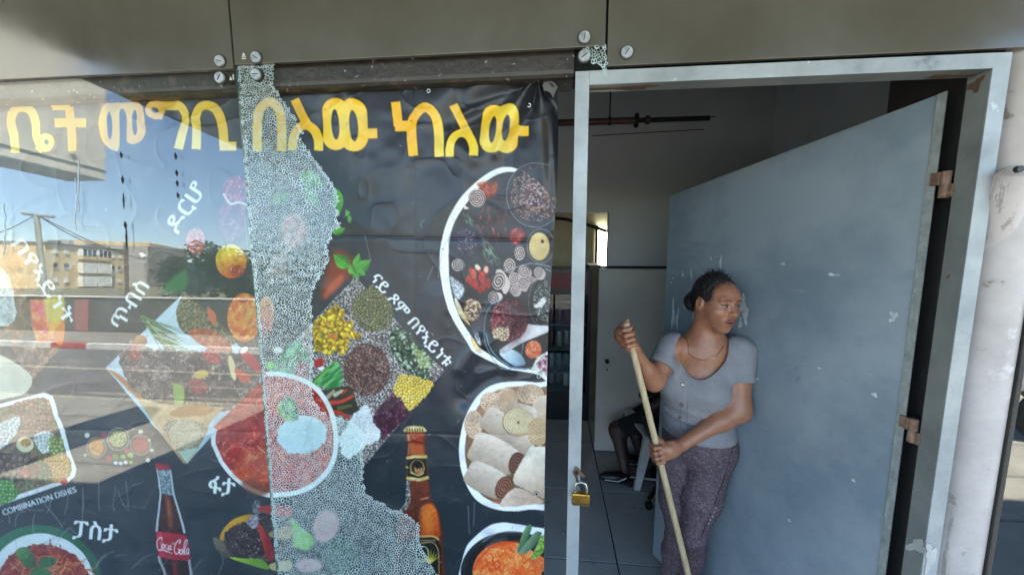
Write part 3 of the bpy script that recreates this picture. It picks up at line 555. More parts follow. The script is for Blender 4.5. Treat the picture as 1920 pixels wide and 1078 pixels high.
    for pts, tx in (([(30, 755), (85, 748), (92, 775), (40, 790)], lumps((150, 140, 80), (170, 90, 60), (70, 50, 34), 8, 4)), ([(36, 775), (90, 775), (95, 800), (50, 810)], lumps((176, 120, 80), (140, 96, 66), (70, 48, 36), 7, 6)), ([(-10, 800), (35, 780), (38, 800), (5, 840), (-20, 830)], lumps(WH, (226, 232, 230), (160, 160, 150), 6, 5)), ([(66, 815), (95, 808), (106, 830), (85, 850), (72, 840)], lumps(WH, (236, 240, 238), (176, 176, 160), 6, 7)), ([(95, 818), (116, 820), (120, 850), (95, 850)], lumps((150, 170, 90), (196, 196, 90), (80, 90, 40), 7, 7)), ([(-20, 855), (40, 850), (70, 860), (60, 895), (0, 905), (-20, 900)], lumps((136, 104, 84), (100, 76, 60), (44, 32, 26), 12, 9, .3, 1.3)), ([(80, 860), (125, 850), (136, 882), (115, 905), (88, 892)], lumps((214, 164, 50), (196, 140, 40), (140, 90, 24), 5, 3)), ([(-10, 905), (25, 900), (34, 920), (20, 940), (-10, 942)], lumps((96, 170, 60), (130, 200, 90), (40, 84, 30), 6, 4)), ([(62, 868), (82, 862), (100, 890), (90, 900), (70, 894)], lumps((120, 140, 70), (60, 84, 40), (36, 46, 26), 9, 2))):
        poly(pts, tx, 4, rough=3)
    ell((48, 833), 17, 14, (238, 226, 180)); ell((49, 829), 10, 8, sauce((214, 150, 50), (180, 110, 40), (236, 190, 90), 4, 2)); poly([(40, 880), (72, 870), (70, 884), (42, 890)], (170, 40, 30), 3); ell((122, 902), 7, 6, (200, 40, 30)); ell((62, 876), 10, 9, (30, 26, 22), soft=5, alpha=.5)
    text("COMBINATION DISHES", (9, 965), (146, 921), 11.5, (226, 232, 232), .42)
    # ---- spice bowls
    for c, r, k in (((182, 838), 17, ((214, 140, 50), (190, 110, 30), (226, 170, 90))), ((265, 833), 17, ((176, 56, 56), (146, 40, 44), (200, 90, 86)))): ell(c, r+2, r+3, (70, 56, 46)); ring(c, r+1.5, 1.4, (190, 180, 160)); ell(c, r-2, r-1, sauce(*k, 5, 3, .2))
    ell((224, 822), 22, 20, (70, 62, 46)); ring((224, 822), 20.5, 1.5, (196, 190, 166)); ell((224, 821), 17, 15, specks([(196, 190, 120), (160, 156, 90), (214, 210, 150)], 4, 3, (90, 84, 44), .2))
    for q in ((218, 855, 6, (96, 130, 40)), (232, 855, 5, (150, 180, 60)), (246, 852, 6, (160, 190, 120)), (205, 858, 6, (190, 50, 60)), (240, 844, 5, (186, 60, 70)), (196, 815, 6, (170, 60, 70)), (278, 862, 4.5, (230, 226, 200)), (218, 867, 4, (226, 230, 226)), (227, 868, 4, (226, 230, 226)), (236, 866, 4, (230, 234, 226)), (163, 816, 5, (226, 220, 200)), (265, 808, 4.5, (220, 220, 190)), (281, 824, 3, (220, 220, 200)), (252, 803, 3, (196, 180, 150)), (161, 852, 3, (210, 210, 180)), (286, 843, 4, (206, 210, 190)), (246, 866, 4, (150, 190, 70))): ell(q[:2], q[2], q[2]*.9, q[3])
    for k in range(8): stroke([(240+k, 812-k), (246+2*k, 798+k)], 1, (170, 130, 100), alpha=.7)
    # ---- cola bottle
    TF(4.725, 270, 850)
    Bo = [(120, 140), (235, 140), (246, 200), (268, 360), (320, 520), (372, 700), (415, 850), (440, 1080), (455, 1300), (200, 1300), (150, 1000), (118, 700), (120, 600), (140, 480), (148, 350), (130, 220)]
    poly(Bo, grad((62, 20, 16), (40, 12, 12), 290, 900, 340, 1000, .3, 6), 3)
    poly([(150, 360), (268, 365), (330, 560), (358, 690), (158, 670), (160, 560)], grad((50, 18, 14), (70, 26, 16), 300, 930, 330, 990, .4, 5), 3); poly([(185, 370), (230, 380), (268, 560), (262, 650), (220, 640), (205, 480)], (140, 64, 34), 4, .75, 5); ell((225, 480), 16, 70, (190, 100, 60), -8, .6, 5)
    poly([(118, 140), (238, 140), (248, 210), (268, 368), (150, 352), (132, 210)], specks([(150, 166, 172), (120, 138, 146), (180, 194, 198), (96, 112, 120)], 3, 4), 0); stroke([(130, 190), (245, 200)], 5, (60, 74, 80)); stroke([(170, 150), (200, 190)], 8, (206, 216, 220))
    for pts in ([(122, 140), (136, 220), (152, 350), (142, 480), (126, 600), (120, 680)], [(238, 140), (250, 210), (268, 360), (318, 520), (362, 690)]): stroke(pts, 14, (206, 218, 220), 4, .95, 22); stroke([(p[0]+(9 if p[0] < 200 else -10), p[1]) for p in pts], 4, (40, 30, 30), 4, .7)
    poly([(106, 90), (118, 82), (225, 92), (240, 105), (238, 138), (108, 136)], grad((190, 30, 44), (140, 16, 28), 290, 868, 320, 880, .25, 3), 0)
    for k in range(8): ell((120+k*16, 122), 5, 7, (226, 120, 126), alpha=.6)
    poly([(116, 684), (240, 690), (376, 718), (412, 830), (424, 940), (280, 935), (135, 905), (120, 780)], grad((200, 26, 48), (166, 18, 38), 300, 1000, 350, 1040, .15), 0); stroke([(150, 700), (170, 900)], 26, (226, 120, 134), alpha=.35, soft=5); stroke([(390, 760), (405, 920)], 14, (150, 20, 36), alpha=.6, soft=4)
    for pts in ([(140, 910), (165, 980), (200, 1090), (215, 1300)], [(412, 940), (430, 1090), (445, 1300)]): stroke(pts, 22, (206, 214, 214), 3, .95); stroke([(p[0]+3, p[1]) for p in pts], 5, (70, 40, 40), 3, .8)
    poly([(255, 950), (300, 950), (305, 1090), (262, 1090)], (150, 40, 46), 0, .7, 4)
    WT = (250, 244, 240)
    for pts, w, w2 in (([(168, 742), (150, 735), (128, 768), (124, 815), (138, 850), (158, 838)], 9, 7), ([(165, 740), (172, 770), (158, 790)], 5, 4), ([(178, 792), (166, 808), (168, 832), (182, 826), (190, 802), (178, 792)], 9, 9), ([(212, 800), (200, 806), (194, 830), (204, 842), (216, 832)], 9, 6), ([(244, 806), (228, 812), (222, 838), (234, 844), (246, 812), (242, 840), (254, 842)], 9, 8), ([(258, 790), (276, 785)], 8, 8), ([(322, 790), (330, 760), (310, 765), (285, 800), (278, 850), (296, 880), (318, 862), (322, 840), (308, 838)], 10, 8), ([(342, 838), (328, 850), (328, 876), (344, 878), (352, 852), (342, 838)], 9, 9), ([(362, 880), (362, 820), (374, 765), (392, 760), (382, 800), (368, 850), (374, 884)], 9, 7), ([(402, 832), (388, 842), (384, 870), (396, 878), (406, 840), (404, 880)], 9, 8), ([(140, 850), (180, 848), (220, 862), (258, 878), (232, 866), (196, 862)], 8, 5)): stroke(pts, w, WT, 4, w2=w2)
    # ---- beer bottle
    TF(3.619, 720, 780)
    bo = [(160, 100), (272, 100), (278, 180), (290, 280), (305, 430), (318, 560), (365, 630), (392, 730), (398, 850), (400, 1300), (90, 1300), (100, 700), (105, 640), (148, 580), (150, 430), (158, 200)]
    poly(bo, grad((120, 46, 22), (96, 34, 18), 760, 800, 800, 1000, .2, 5), 2)
    poly([(178, 110), (262, 110), (268, 170), (280, 270), (292, 430), (300, 560), (250, 570), (190, 550), (180, 430), (172, 200)], grad((150, 60, 28), (104, 36, 20), 765, 830, 795, 935, .25, 4), 2); poly([(180, 190), (262, 195), (270, 262), (180, 262)], (196, 92, 40), 0, .8, 4)
    poly([(245, 620), (320, 590), (360, 640), (378, 740), (372, 815), (250, 815), (235, 700)], grad((222, 106, 36), (186, 70, 22), 800, 945, 812, 1000, .3, 3), 4, soft=4); ell((300, 700), 40, 90, (236, 134, 50), -8, .6, 12); stroke([(225, 620), (225, 800)], 50, (84, 34, 20), alpha=.7, soft=8)
    poly([(152, 440), (176, 440), (180, 580), (150, 640), (105, 680), (104, 640), (146, 585)], specks([(150, 150, 146), (110, 108, 104), (190, 190, 186), (70, 64, 60)], 2.4, 3), 0); stroke([(165, 130), (172, 168)], 16, (214, 160, 130), alpha=.7); stroke([(172, 190), (165, 260)], 9, (150, 120, 104), alpha=.8)
    poly([(140, 105), (150, 75), (180, 66), (255, 68), (278, 82), (282, 105)], (206, 190, 120), 3)
    for k in range(7): stroke([(158+k*17, 84), (156+k*18, 106)], 7, (60, 50, 26))
    ell((205, 80), 26, 7, (236, 226, 180), 0, .7, 3); stroke([(158, 168), (274, 180)], 10, (76, 24, 14), alpha=.8); stroke([(250, 562), (298, 552)], 9, (236, 170, 130), 3, .8); ell((208, 148), 4, 4, (240, 190, 120))
    poly([(158, 270), (285, 262), (296, 430), (220, 442), (158, 430)], (26, 22, 18), 0)
    for pts in ([(160, 284), (220, 276), (284, 274)], [(160, 422), (225, 432), (296, 414)]): stroke(pts, 22, (206, 176, 96), 3); stroke([(p[0]+20, p[1]) for p in pts[:2]], 10, (240, 226, 170), alpha=.7)
    ell((225, 352), 50, 54, (206, 174, 90)); ell((225, 350), 44, 48, (28, 22, 16)); ell((232, 362), 30, 32, (190, 130, 80)); ell((228, 334), 34, 22, (22, 16, 12)); ell((222, 358), 5, 3, (30, 18, 12)); ell((244, 360), 5, 3, (30, 18, 12)); stroke([(224, 380), (240, 382)], 5, (110, 40, 30)); stroke([(160, 350), (150, 348)], 10, (206, 176, 96)); stroke([(180, 385), (225, 402), (268, 385)], 9, (216, 186, 100), 4)
    poly([(238, 825), (330, 815), (372, 840), (388, 900), (392, 1300), (90, 1300), (100, 850)], (22, 21, 20), 0); stroke([(238, 812), (330, 808), (372, 830)], 12, (206, 170, 90), 4); stroke([(250, 855), (330, 850), (365, 890), (374, 960), (376, 1300)], 7, (180, 150, 76), 4); stroke([(250, 838), (350, 836)], 7, (200, 190, 150), alpha=.6); ring((262, 925), 44, 6, (206, 196, 150), 50)
    for a in range(-70, 60, 18): stroke([(318, 985), (318+80*math.sin(math.radians(a)), 985-84*math.cos(math.radians(a)))], 12, (206, 186, 70), w2=2)
    # ---- pasta plate
    TF(5.445, 0, 880)
    ell((420, 1170), 640, 605, grad((42, 116, 76), (26, 92, 60), 20, 990, 160, 1078, .1), 18); ell((420, 1190), 545, 545, (236, 242, 240), 18)
    ell((450, 1215), 480, 460, sauce((170, 44, 30), (120, 28, 22), (214, 110, 60), 8, 5, .4), 18, rough=4)
    for k in range(130):
        x = 120+rnd.random()*760; y = 800+rnd.random()*420; a = rnd.uniform(0, 6.3); L = rnd.uniform(60, 190); b = a+rnd.uniform(-1, 1)
        if (x-450)**2/470**2+(y-1210)**2/430**2 > .9: continue
        stroke([(x, y), (x+L*.5*math.cos(a), y+L*.5*math.sin(a)), (x+L*.6*math.cos(a)+L*.5*math.cos(b), y+L*.6*math.sin(a)+L*.5*math.sin(b))], rnd.uniform(7, 15), rnd.choice([(206, 96, 50), (226, 130, 60), (176, 60, 44), (190, 100, 80), (150, 36, 28), (236, 160, 80)]), 4, .9)
    poly([(165, 825), (290, 790), (370, 930), (380, 980), (300, 1000), (240, 960)], grad((90, 140, 66), (36, 88, 36), 35, 1030, 60, 1060, .15), 4); ell((490, 940), 90, 52, (46, 100, 52), -10); ring((480, 940), 100, 6, (150, 176, 120), 58, -10, .8); poly([(310, 1040), (420, 990), (540, 1060), (480, 1120), (340, 1120)], (56, 116, 56), 4)
    # ---- grilled meat and peppers
    TF(5.445, 380, 880)
    poly([(110, 700), (150, 690), (260, 780), (300, 870), (240, 890), (150, 800)], grad((130, 116, 96), (70, 60, 50), 402, 1010, 430, 1045, .2), 4); poly([(180, 700), (220, 600), (320, 500), (480, 445), (520, 470), (440, 600), (260, 660), (220, 720)], grad((226, 172, 40), (190, 130, 30), 420, 970, 450, 1000, .15), 4)
    poly([(240, 640), (400, 540), (520, 480), (680, 440), (900, 480), (900, 900), (700, 920), (500, 900), (300, 870), (240, 760)], sauce((52, 36, 34), (30, 22, 22), (96, 70, 64), 9, 4, .7, .45), 4, rough=6)
    poly([(520, 360), (560, 290), (605, 330), (590, 440), (540, 440)], sauce((120, 110, 120), (70, 62, 70), (170, 160, 170), 5, 3, .5), 3, rough=3); poly([(460, 500), (560, 440), (580, 540), (540, 600), (480, 560)], sauce((170, 156, 164), (110, 96, 104), (206, 196, 200), 5, 4, .4), 3, rough=3)
    poly([(600, 365), (900, 370), (900, 480), (720, 440), (610, 420)], (170, 36, 34), 3); poly([(570, 570), (610, 560), (690, 700), (750, 860), (700, 930), (660, 880), (600, 680)], grad((200, 54, 46), (140, 26, 28), 490, 1000, 505, 1000, .1), 3); poly([(690, 630), (900, 560), (900, 700), (720, 680)], (170, 140, 90), 4); poly([(700, 950), (900, 920), (900, 1020), (720, 1015)], (200, 176, 120), 3)
    poly([(280, 880), (400, 895), (620, 910), (690, 1000), (560, 985), (380, 930)], grad((170, 206, 60), (110, 160, 40), 440, 1045, 480, 1065, .15), 4)
    # ---- falling fruit and onions
    TF(1, 0, 0)
    ell((431, 490), 29, 32, grad((236, 206, 60), (206, 90, 40), 425, 470, 440, 520, .25, 8)); ell((440, 508), 16, 12, sauce((170, 60, 40), (120, 40, 30), (226, 120, 60), 5, 3, .5), alpha=.8, soft=4)
    ell((455, 596), 32, 46, sauce((226, 140, 50), (206, 84, 40), (240, 190, 90), 10, 6, .5)); ell((452, 563), 9, 6, (170, 80, 50)); poly([(386, 575), (402, 590), (400, 612), (390, 596)], (206, 100, 56), 3)
    ell((366, 452), 18, 25, sauce((186, 84, 74), (140, 60, 60), (206, 120, 100), 6, 3, .6), 6, rough=2); ell((436, 410), 26, 42, sauce((120, 66, 84), (90, 50, 66), (150, 96, 110), 9, 4, .6), 5, alpha=.85, soft=4); ell((443, 355), 26, 24, sauce((150, 50, 56), (96, 36, 46), (190, 110, 90), 7, 5, .7), rough=3); stroke([(420, 365), (432, 382), (450, 380), (466, 386)], 4, (220, 206, 190), 4); stroke([(452, 384), (458, 410), (462, 460)], 3, (150, 96, 70), 4)
    # ---- white captions
    text("ዶርሆ", (337, 441), (391, 356), 34, WH, 1.1); text("ጥብስ", (228, 618), (279, 538), 30, WH, 1.0)
    text("በየኣይነት", (20, 460), (124, 612), 30, WH, 1.1)
    text("ናይ ጾም በየኣይነቱ", (692, 526), (834, 690), 23, (240, 244, 240), .8)
    TF(3.692, 0, 800); text("ፓስታ", (506, 775), (815, 805), 140, WH, 1.3); text("ፋታ", (1448, 468), (1632, 478), 135, WH, 1.3)
    # ---- scratches scribbled over the print
    TF(5.445, 0, 880)
    for pts in ([(700, 250), (690, 360), (665, 450)], [(852, 185), (858, 360), (850, 520)], [(1005, 115), (1012, 260), (1020, 405)], [(165, 580), (170, 500), (210, 430), (262, 420)], [(350, 640), (345, 540), (360, 440)], [(460, 345), (540, 440), (655, 590)], [(240, 310), (280, 390), (350, 412), (450, 410)], [(275, 110), (280, 180), (300, 260)], [(270, 110), (330, 160), (385, 225)], [(400, 130), (395, 220)], [(525, 290), (510, 380), (485, 440)], [(95, 440), (108, 545)], [(585, 770), (640, 660), (720, 590), (760, 630), (800, 645)], [(440, 770), (490, 720), (560, 690)], [(970, 1010), (1010, 930), (1090, 870)], [(160, 720), (170, 800)], [(140, 60), (140, 125)]): stroke(pts, 7, (176, 184, 182), 4, .75)
    TF(3.692, 0, 800)
    for pts in ([(795, 410), (800, 450), (785, 520), (798, 580)], [(870, 380), (885, 470), (895, 575)], [(805, 850), (720, 890), (670, 970)], [(810, 888), (850, 878), (880, 880)], [(1075, 870), (1000, 900), (912, 980)], [(1405, 910), (1360, 960), (1330, 1010)], [(1540, 880), (1550, 930), (1515, 1010)], [(925, 405), (990, 378)], [(1195, 870), (1105, 990)], [(815, 430), (850, 520), (885, 570)]): stroke(pts, 5, (170, 178, 176), 4, .65)
    TF(1, 0, 0)
    for pts in ([(846, 440), (830, 470), (822, 520)], [(812, 500), (802, 525)], [(797, 412), (790, 420), (792, 428)], [(683, 441), (690, 470), (694, 490)], [(862, 785), (858, 790)], [(878, 948), (880, 1000)], [(890, 940), (888, 985)]): stroke(pts, 1.4, (166, 170, 172), 3, .6)
    for k in range(420):
        x = rnd.uniform(0, 1045); y = rnd.uniform(160, 1078); a = rnd.uniform(0, 6.3); L = rnd.uniform(0, 5)
        stroke([(x, y), (x+L*math.cos(a), y+L*math.sin(a))], rnd.uniform(.7, 1.7), rnd.choice([(150, 152, 150), (120, 122, 122), (24, 24, 26), (190, 190, 186)]), alpha=rnd.uniform(.2, .7))
    TF(1, 0, 0)
    d = fbm(XX, YY, 34, 77, 4)          # grime worn into the vinyl
    put((slice(None), slice(None)), np.clip((d-.56)*.9, 0, .12), (110, 110, 108))
def spiralf(c, n, c1, c2, rings=4):
    a, b = rgb(c1), rgb(c2)
    def f(x, y):
        q = np.hypot(x-c[0], y-c[1])/n; th = np.arctan2(y-c[1], x-c[0])
        m = (q*rings) % 1.; t = np.abs(m-.5)*2
        dots = .5+.5*np.sin(th*(6+np.floor(q*rings)*5))
        return mixc(b, a, t*.7+.55*dots*(1-t)+.2+.4*(fbm(x, y, 3, 4, 2)-.5))
    return f
# ================================================================== the setting: pavement, road, far side
m_pave = mat('paving', (136, 131, 122), (114, 110, 103), .85, scale=3, bump=.15, bscale=60, wear=[((104, 99, 91), 2.2, .58)])
m_road = mat('asphalt', (102, 99, 96), (84, 82, 80), .9, scale=1.2, bump=.25, bscale=90, wear=[((140, 132, 122), .35, .6, (.3, 4, 1))])
m_line = mat('road_paint', (176, 168, 144), (126, 121, 110), .7, scale=9)
m_kerbw = mat('kerb_white', (214, 212, 204), (176, 174, 166), .7); m_kerbr = mat('kerb_red', (176, 60, 52), (140, 52, 48), .7); m_earth = mat('earth', (120, 112, 90), (96, 96, 70), .95, scale=.2)
def sheet(name, x0, x1, y0, y1, z, m, **k): return mk(name, [(x0, y0, z), (x1, y0, z), (x1, y1, z), (x0, y1, z)], [(0, 1, 2, 3)], m, **k)
sheet('ground', -600, 600, -900, -9.6, -.01, m_earth, kind='structure')
pv = mk('pavement', [(-60, -3.6, 0), (60, -3.6, 0), (60, .12, 0), (-60, .12, 0), (-60, -3.6, -.13), (60, -3.6, -.13)], [(0, 1, 2, 3), (4, 5, 1, 0)], m_pave, kind='structure')
rd = sheet('road', -120, 120, -7.4, -3.6, -.13, m_road, kind='structure')
for yy, w in ((-3.95, .16), (-5.6, .10)): sheet('lane_line', -60, 60, yy-w/2, yy+w/2, -.126, m_line, parent=rd)
fp = mk('far_pavement', [(-120, -9.6, 0), (120, -9.6, 0), (120, -7.55, 0), (-120, -7.55, 0)], [(0, 1, 2, 3)], m_pave, kind='structure')
kb = MB().box((-.49, -7.55, -.13), (.49, -7.4, .02), .015)
k0 = {}
for i in range(-34, 20):
    c = i % 6 in (0,); key = 'r' if c else 'w'
    if key not in k0: o = kb.build('kerb_stone', m_kerbr if c else m_kerbw, fp); k0[key] = o
    else:
        o = k0[key].copy(); COL.objects.link(o)
    o.location = (i*1.0, 0, 0)
# slabs of the near pavement whose joints the right-hand window mirrors
m_joint = mat('joint', (96, 92, 86), rough=.9)
for k in range(1, 7): sheet('paving_joint', -8, 8, -.5*k-.004, -.5*k+.004, .004, m_joint, parent=pv)
# ================================================================== canopy and upper building (mirrored in the panes, they shade the front)
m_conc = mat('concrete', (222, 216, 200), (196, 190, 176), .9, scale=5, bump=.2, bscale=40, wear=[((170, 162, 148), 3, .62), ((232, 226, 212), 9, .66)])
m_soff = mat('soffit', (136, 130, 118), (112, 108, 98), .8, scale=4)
cn = empty('entrance_canopy', (0, 0, 2.65), label='flat concrete canopy slab over the shop entrance', cat='canopy')
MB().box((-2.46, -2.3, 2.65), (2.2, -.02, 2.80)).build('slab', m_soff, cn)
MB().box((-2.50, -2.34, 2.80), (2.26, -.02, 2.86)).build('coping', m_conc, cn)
bb = empty('side_beam', (-3.6, -.5, 2.4), label='sunlit concrete beam jutting over the pavement beside the canopy', cat='beam')
MB().box((-3.95, -1.83, 2.40), (-3.6, .3, 3.5), .01).build('beam', m_conc, bb); MB().box((-3.6, -1.83, 2.475), (-3.594, .3, 2.485)).build('joint', m_joint, bb); MB().lathe([(.02, 0), (.02, .004)], (-3.6, -1.62, 2.53), 'x', 12).build('hole', m_joint, bb)
MB().box((-8, .3, 2.35), (-3.3, .8, 4.5)).build('upper_wall', m_conc, None, label='plain upper concrete wall above the shop fronts, left of the canopy', cat='wall')
MB().box((-3.29, .3, 2.86), (8, .8, 4.5)).build('upper_wall', m_conc, None, label='plain upper concrete wall above the entrance canopy', cat='wall')
# ================================================================== shop front
m_olive = mat('olive_glass', (78, 76, 66), (96, 94, 84), .07, scale=2.2, spec=1.0, r2=.26, bump=.008, bscale=30, wear=[((118, 114, 102), 34, .71), ((74, 70, 59), 3, .62), ((108, 103, 90), 6, .69, (1, 1, 6))])
m_beam = mat('painted_beam', (62, 56, 48), (48, 44, 38), .45, scale=9, bump=.25, bscale=70, wear=[((92, 79, 69), 11, .6), ((200, 194, 184), 48, .615)])
m_dark = mat('black_gap', (22, 21, 20), (14, 14, 14), .8); m_disc = mat('steel_disc', (206, 206, 200), (150, 150, 146), .35, .6, scale=60, bump=.1, bscale=200)
m_disce = mat('disc_edge', (60, 58, 54), (44, 42, 40), .5, .3); m_etch = mat('etched_mark', (206, 208, 200), rough=.6)
zs = 2.139
def panel(x0, x1, z0, z1, lab):
    return MB().box((x0, -.006, z0), (x1, .006, z1), .0015).build('fascia_panel', m_olive, None, label=lab, cat='panel', group='fascia panels above the shop front')
pl = panel(-3.3, -.808, zs, 2.648, 'dark olive fascia panel above the leaning unbroken pane'); pm = panel(-.803, .119, zs+.008, 2.648, 'dark olive fascia panel above the torn banner'); pr = panel(.124, 1.9, 2.103, 2.648, 'dark olive fascia panel above the steel doorway')
def disc(px, py, parent, off=0.):
    c = P(px, py, -.012) if off == 0 else PG(px, py, .012)
    d = MB().lathe([(.0135, .012), (.0135, .002), (.0125, 0)], (0, 0, 0), 'y', 24).build('fixing_disc', m_disc, parent, True)
    e = MB().lathe([(.0160, .0125), (.0160, .004)], (0, 0, 0), 'y', 24).build('disc_collar', m_disce, d)
    a = random.Random(int(px*7+py)).uniform(0, 3)
    s1 = MB().box((-.008, -.0008, -.001), (.008, 0, .001)).build('slot', m_disce, d)
    d.location = Vector(c)-Vector(parent.location)+Vector((0, 0, 0)); d.matrix_parent_inverse = Matrix.Identity(4); d.rotation_euler = (0, a, 0)
    for q in (e, s1): q.matrix_parent_inverse = Matrix.Identity(4)
    return d
disc(410, 114, pl); disc(478, 107, pm); disc(1096, 69, pm); disc(1176, 97, pr)
for (px, py, par, off) in ((457, 106, pm, 0),):
    c = P(px, py, -.008); MB().add([c+np.array((-.005, 0, .001)), c+np.array((.005, 0, .001)), c+np.array((0, 0, .009))], [(0, 1, 2)]).add([c+np.array((-.006, 0, -.003)), c+np.array((.006, 0, -.003)), c+np.array((.006, 0, -.001)), c+np.array((-.006, 0, -.001))], [(0, 1, 2, 3)]).add([c+np.array((-.006, 0, -.007)), c+np.array((.006, 0, -.007)), c+np.array((.006, 0, -.005)), c+np.array((-.006, 0, -.005))], [(0, 1, 2, 3)]).build('glass_stamp', m_etch, par)
# steel beam behind the panes: box section with a rolled lower edge
zb = 2.098
prof = [(.035, 2.20), (.022, 2.19), (.020, zb+.012), (.022, zb+.004), (.028, zb-.002), (.040, zb-.004), (.11, zb-.004), (.11, 2.20)]
v = [(x, y, z) for x in (-3.3, .05) for y, z in prof]; n_ = len(prof)
mk('lintel_beam', v, [tuple(range(n_))[::-1], tuple(range(n_, 2*n_))]+[(k, (k+1) % n_, n_+(k+1) % n_, n_+k) for k in range(n_)], m_beam, label='dark brown steel lintel beam with peeling paint above the banner', cat='beam')
MB().box((.05, .03, 2.098), (1.5, .11, 2.30)).build('lintel_gap', m_dark, None, label='black filler added for the dark gap over the door frame, behind the fascia', cat='beam')  # black box stands in for the shaded gap above the door frame
# ---- panes
m_pane = glass('pane_glass', (.97, .99, .98), 1.65, 0., .0, dirt=.02)
def slab_px(name, pts, t, m, f=PG, **k):
    lo = [f(x, y, .0) for x, y in pts]; hi = [q-GN*t for q in lo]; b = MB().hexa(hi, lo); return b.build(name, m, **k)
LE = [(443.6, 129.8), (466.5, 420), (482.5, 600), (505, 900), (519.6, 1078), (534, 1260)]
m_edge = mat('glass_edge', (96, 122, 112), (60, 84, 78), .2)
gp = slab_px('window_pane', [(-230, 161.5), LE[0], LE[2], LE[4], LE[5], (-230, 1260)], .008, m_pane, label='unbroken shop window pane mirroring the sunlit street', cat='window pane')
MB().tube([PG(x+.6, y, -.004) for x, y in LE], .0022, 6).build('polished_edge', m_edge, gp)
disc(410, 145, gp, 1)
c = PG(433, 146, .002); MB().add([c+np.array((-.005, 0, -.006)), c+np.array((.003, 0, -.006)), c+np.array((-.001, 0, .004))], [(0, 1, 2)]).add([c+np.array((.005, 0, -.006)), c+np.array((.008, 0, -.006)), c+np.array((.008, 0, .007)), c+np.array((.005, 0, .007))], [(0, 1, 2, 3)]).build('glass_stamp', m_etch, gp)
# dried drips and scratches on the pane
m_drip = mat('dried_drip', (34, 34, 38), rough=.7); m_scr = mat('scratch', (206, 216, 220), rough=.6)
rnd = random.Random(3)
for x, ys in ((226, ((285, 297), (330, 345), (362, 392), (415, 430))), (328, ((286, 300), (318, 331), (338, 350), (361, 372))), (236, ((420, 470),))):
    for a, b in ys:
        dx = (a-280)*.06 if x != 236 else 0
        MB().tube([PG(x+dx, a, .001), PG(x+dx+.6, (a+b)/2, .0015), PG(x+dx+1.2, b, .001)], [.0006, .0034 if b-a < 20 else .002, .0006], 6).build('drip', m_drip, gp)
for x, y in ((142, 335), (8, 380), (146, 300)):
    pts = [PG(x+rnd.uniform(-2.5, 2.5), y+k*14, .001) for k in range(8)]; MB().tube(pts, .0009, 5).build('scratch', m_scr, gp)
# ---- shattered pane: every die of the tempered glass is a facet with a milky crack round it
OUT = [(446, 124), (480, 123), (510, 121.5), (514, 127), (511, 135), (514, 148), (511, 160), (516, 168), (529, 186), (545, 210), (560, 233), (568, 249), (560, 255), (573, 275), (586, 295), (602, 316), (619, 338), (628, 355), (637, 375), (630, 388), (634, 403), (629, 412), (640, 424), (622, 435), (621, 448), (613, 460), (616, 485), (602, 515), (586, 545), (583, 570), (586, 603), (585, 645), (587, 673), (583, 723), (590, 755), (606, 773), (625, 780), (648, 787), (664, 794), (682, 816), (679, 850), (682, 872), (680, 893), (685, 924), (703, 939), (726, 947), (729, 955), (750, 957), (775, 973), (785, 980), (786, 1014), (797, 1040), (809, 1058), (822, 1082), (845, 1150), (870, 1260), (535.5, 1260), (521, 1078), (506.5, 900), (484, 600), (468, 420)]
REM = [(1094, 89), (1136, 87), (1137, 110), (1137.5, 128), (1139, 143), (1136, 146), (1131, 133), (1129, 122), (1118, 119), (1112, 117), (1107, 120), (1104, 108)]
m_die = glass('die_clear', (.84, .97, .93), 1.7, .03); m_dief = glass('die_hazy', (.84, .965, .93), 1.75, .08, .03, (.62, .80, .74)); m_diew = glass('die_milky', (.82, .95, .92), 1.8, .2, .22, (.60, .80, .74))
def crackmat():
    m = bpy.data.materials.new('crack'); m.use_nodes = True; n = m.node_tree.nodes; L = m.node_tree.links; n.remove(n['Principled BSDF'])
    d = n.new('ShaderNodeBsdfDiffuse'); d.inputs[0].default_value = (.74, .94, .88, 1); t = n.new('ShaderNodeBsdfTranslucent'); t.inputs[0].default_value = (.7, .9, .86, 1); g = n.new('ShaderNodeBsdfGlossy'); g.inputs['Roughness'].default_value = .25
    a = n.new('ShaderNodeMixShader'); a.inputs[0].default_value = .25; L.new(d.outputs[0], a.inputs[1]); L.new(t.outputs[0], a.inputs[2]); b = n.new('ShaderNodeMixShader'); b.inputs[0].default_value = .3; L.new(a.outputs[0], b.inputs[1]); L.new(g.outputs[0], b.inputs[2])
    tr = n.new('ShaderNodeBsdfTransparent'); c = n.new('ShaderNodeMixShader'); c.inputs[0].default_value = .74; L.new(tr.outputs[0], c.inputs[1]); L.new(b.outputs[0], c.inputs[2]); L.new(c.outputs[0], n['Material Output'].inputs[0]); return m
m_crack = crackmat()
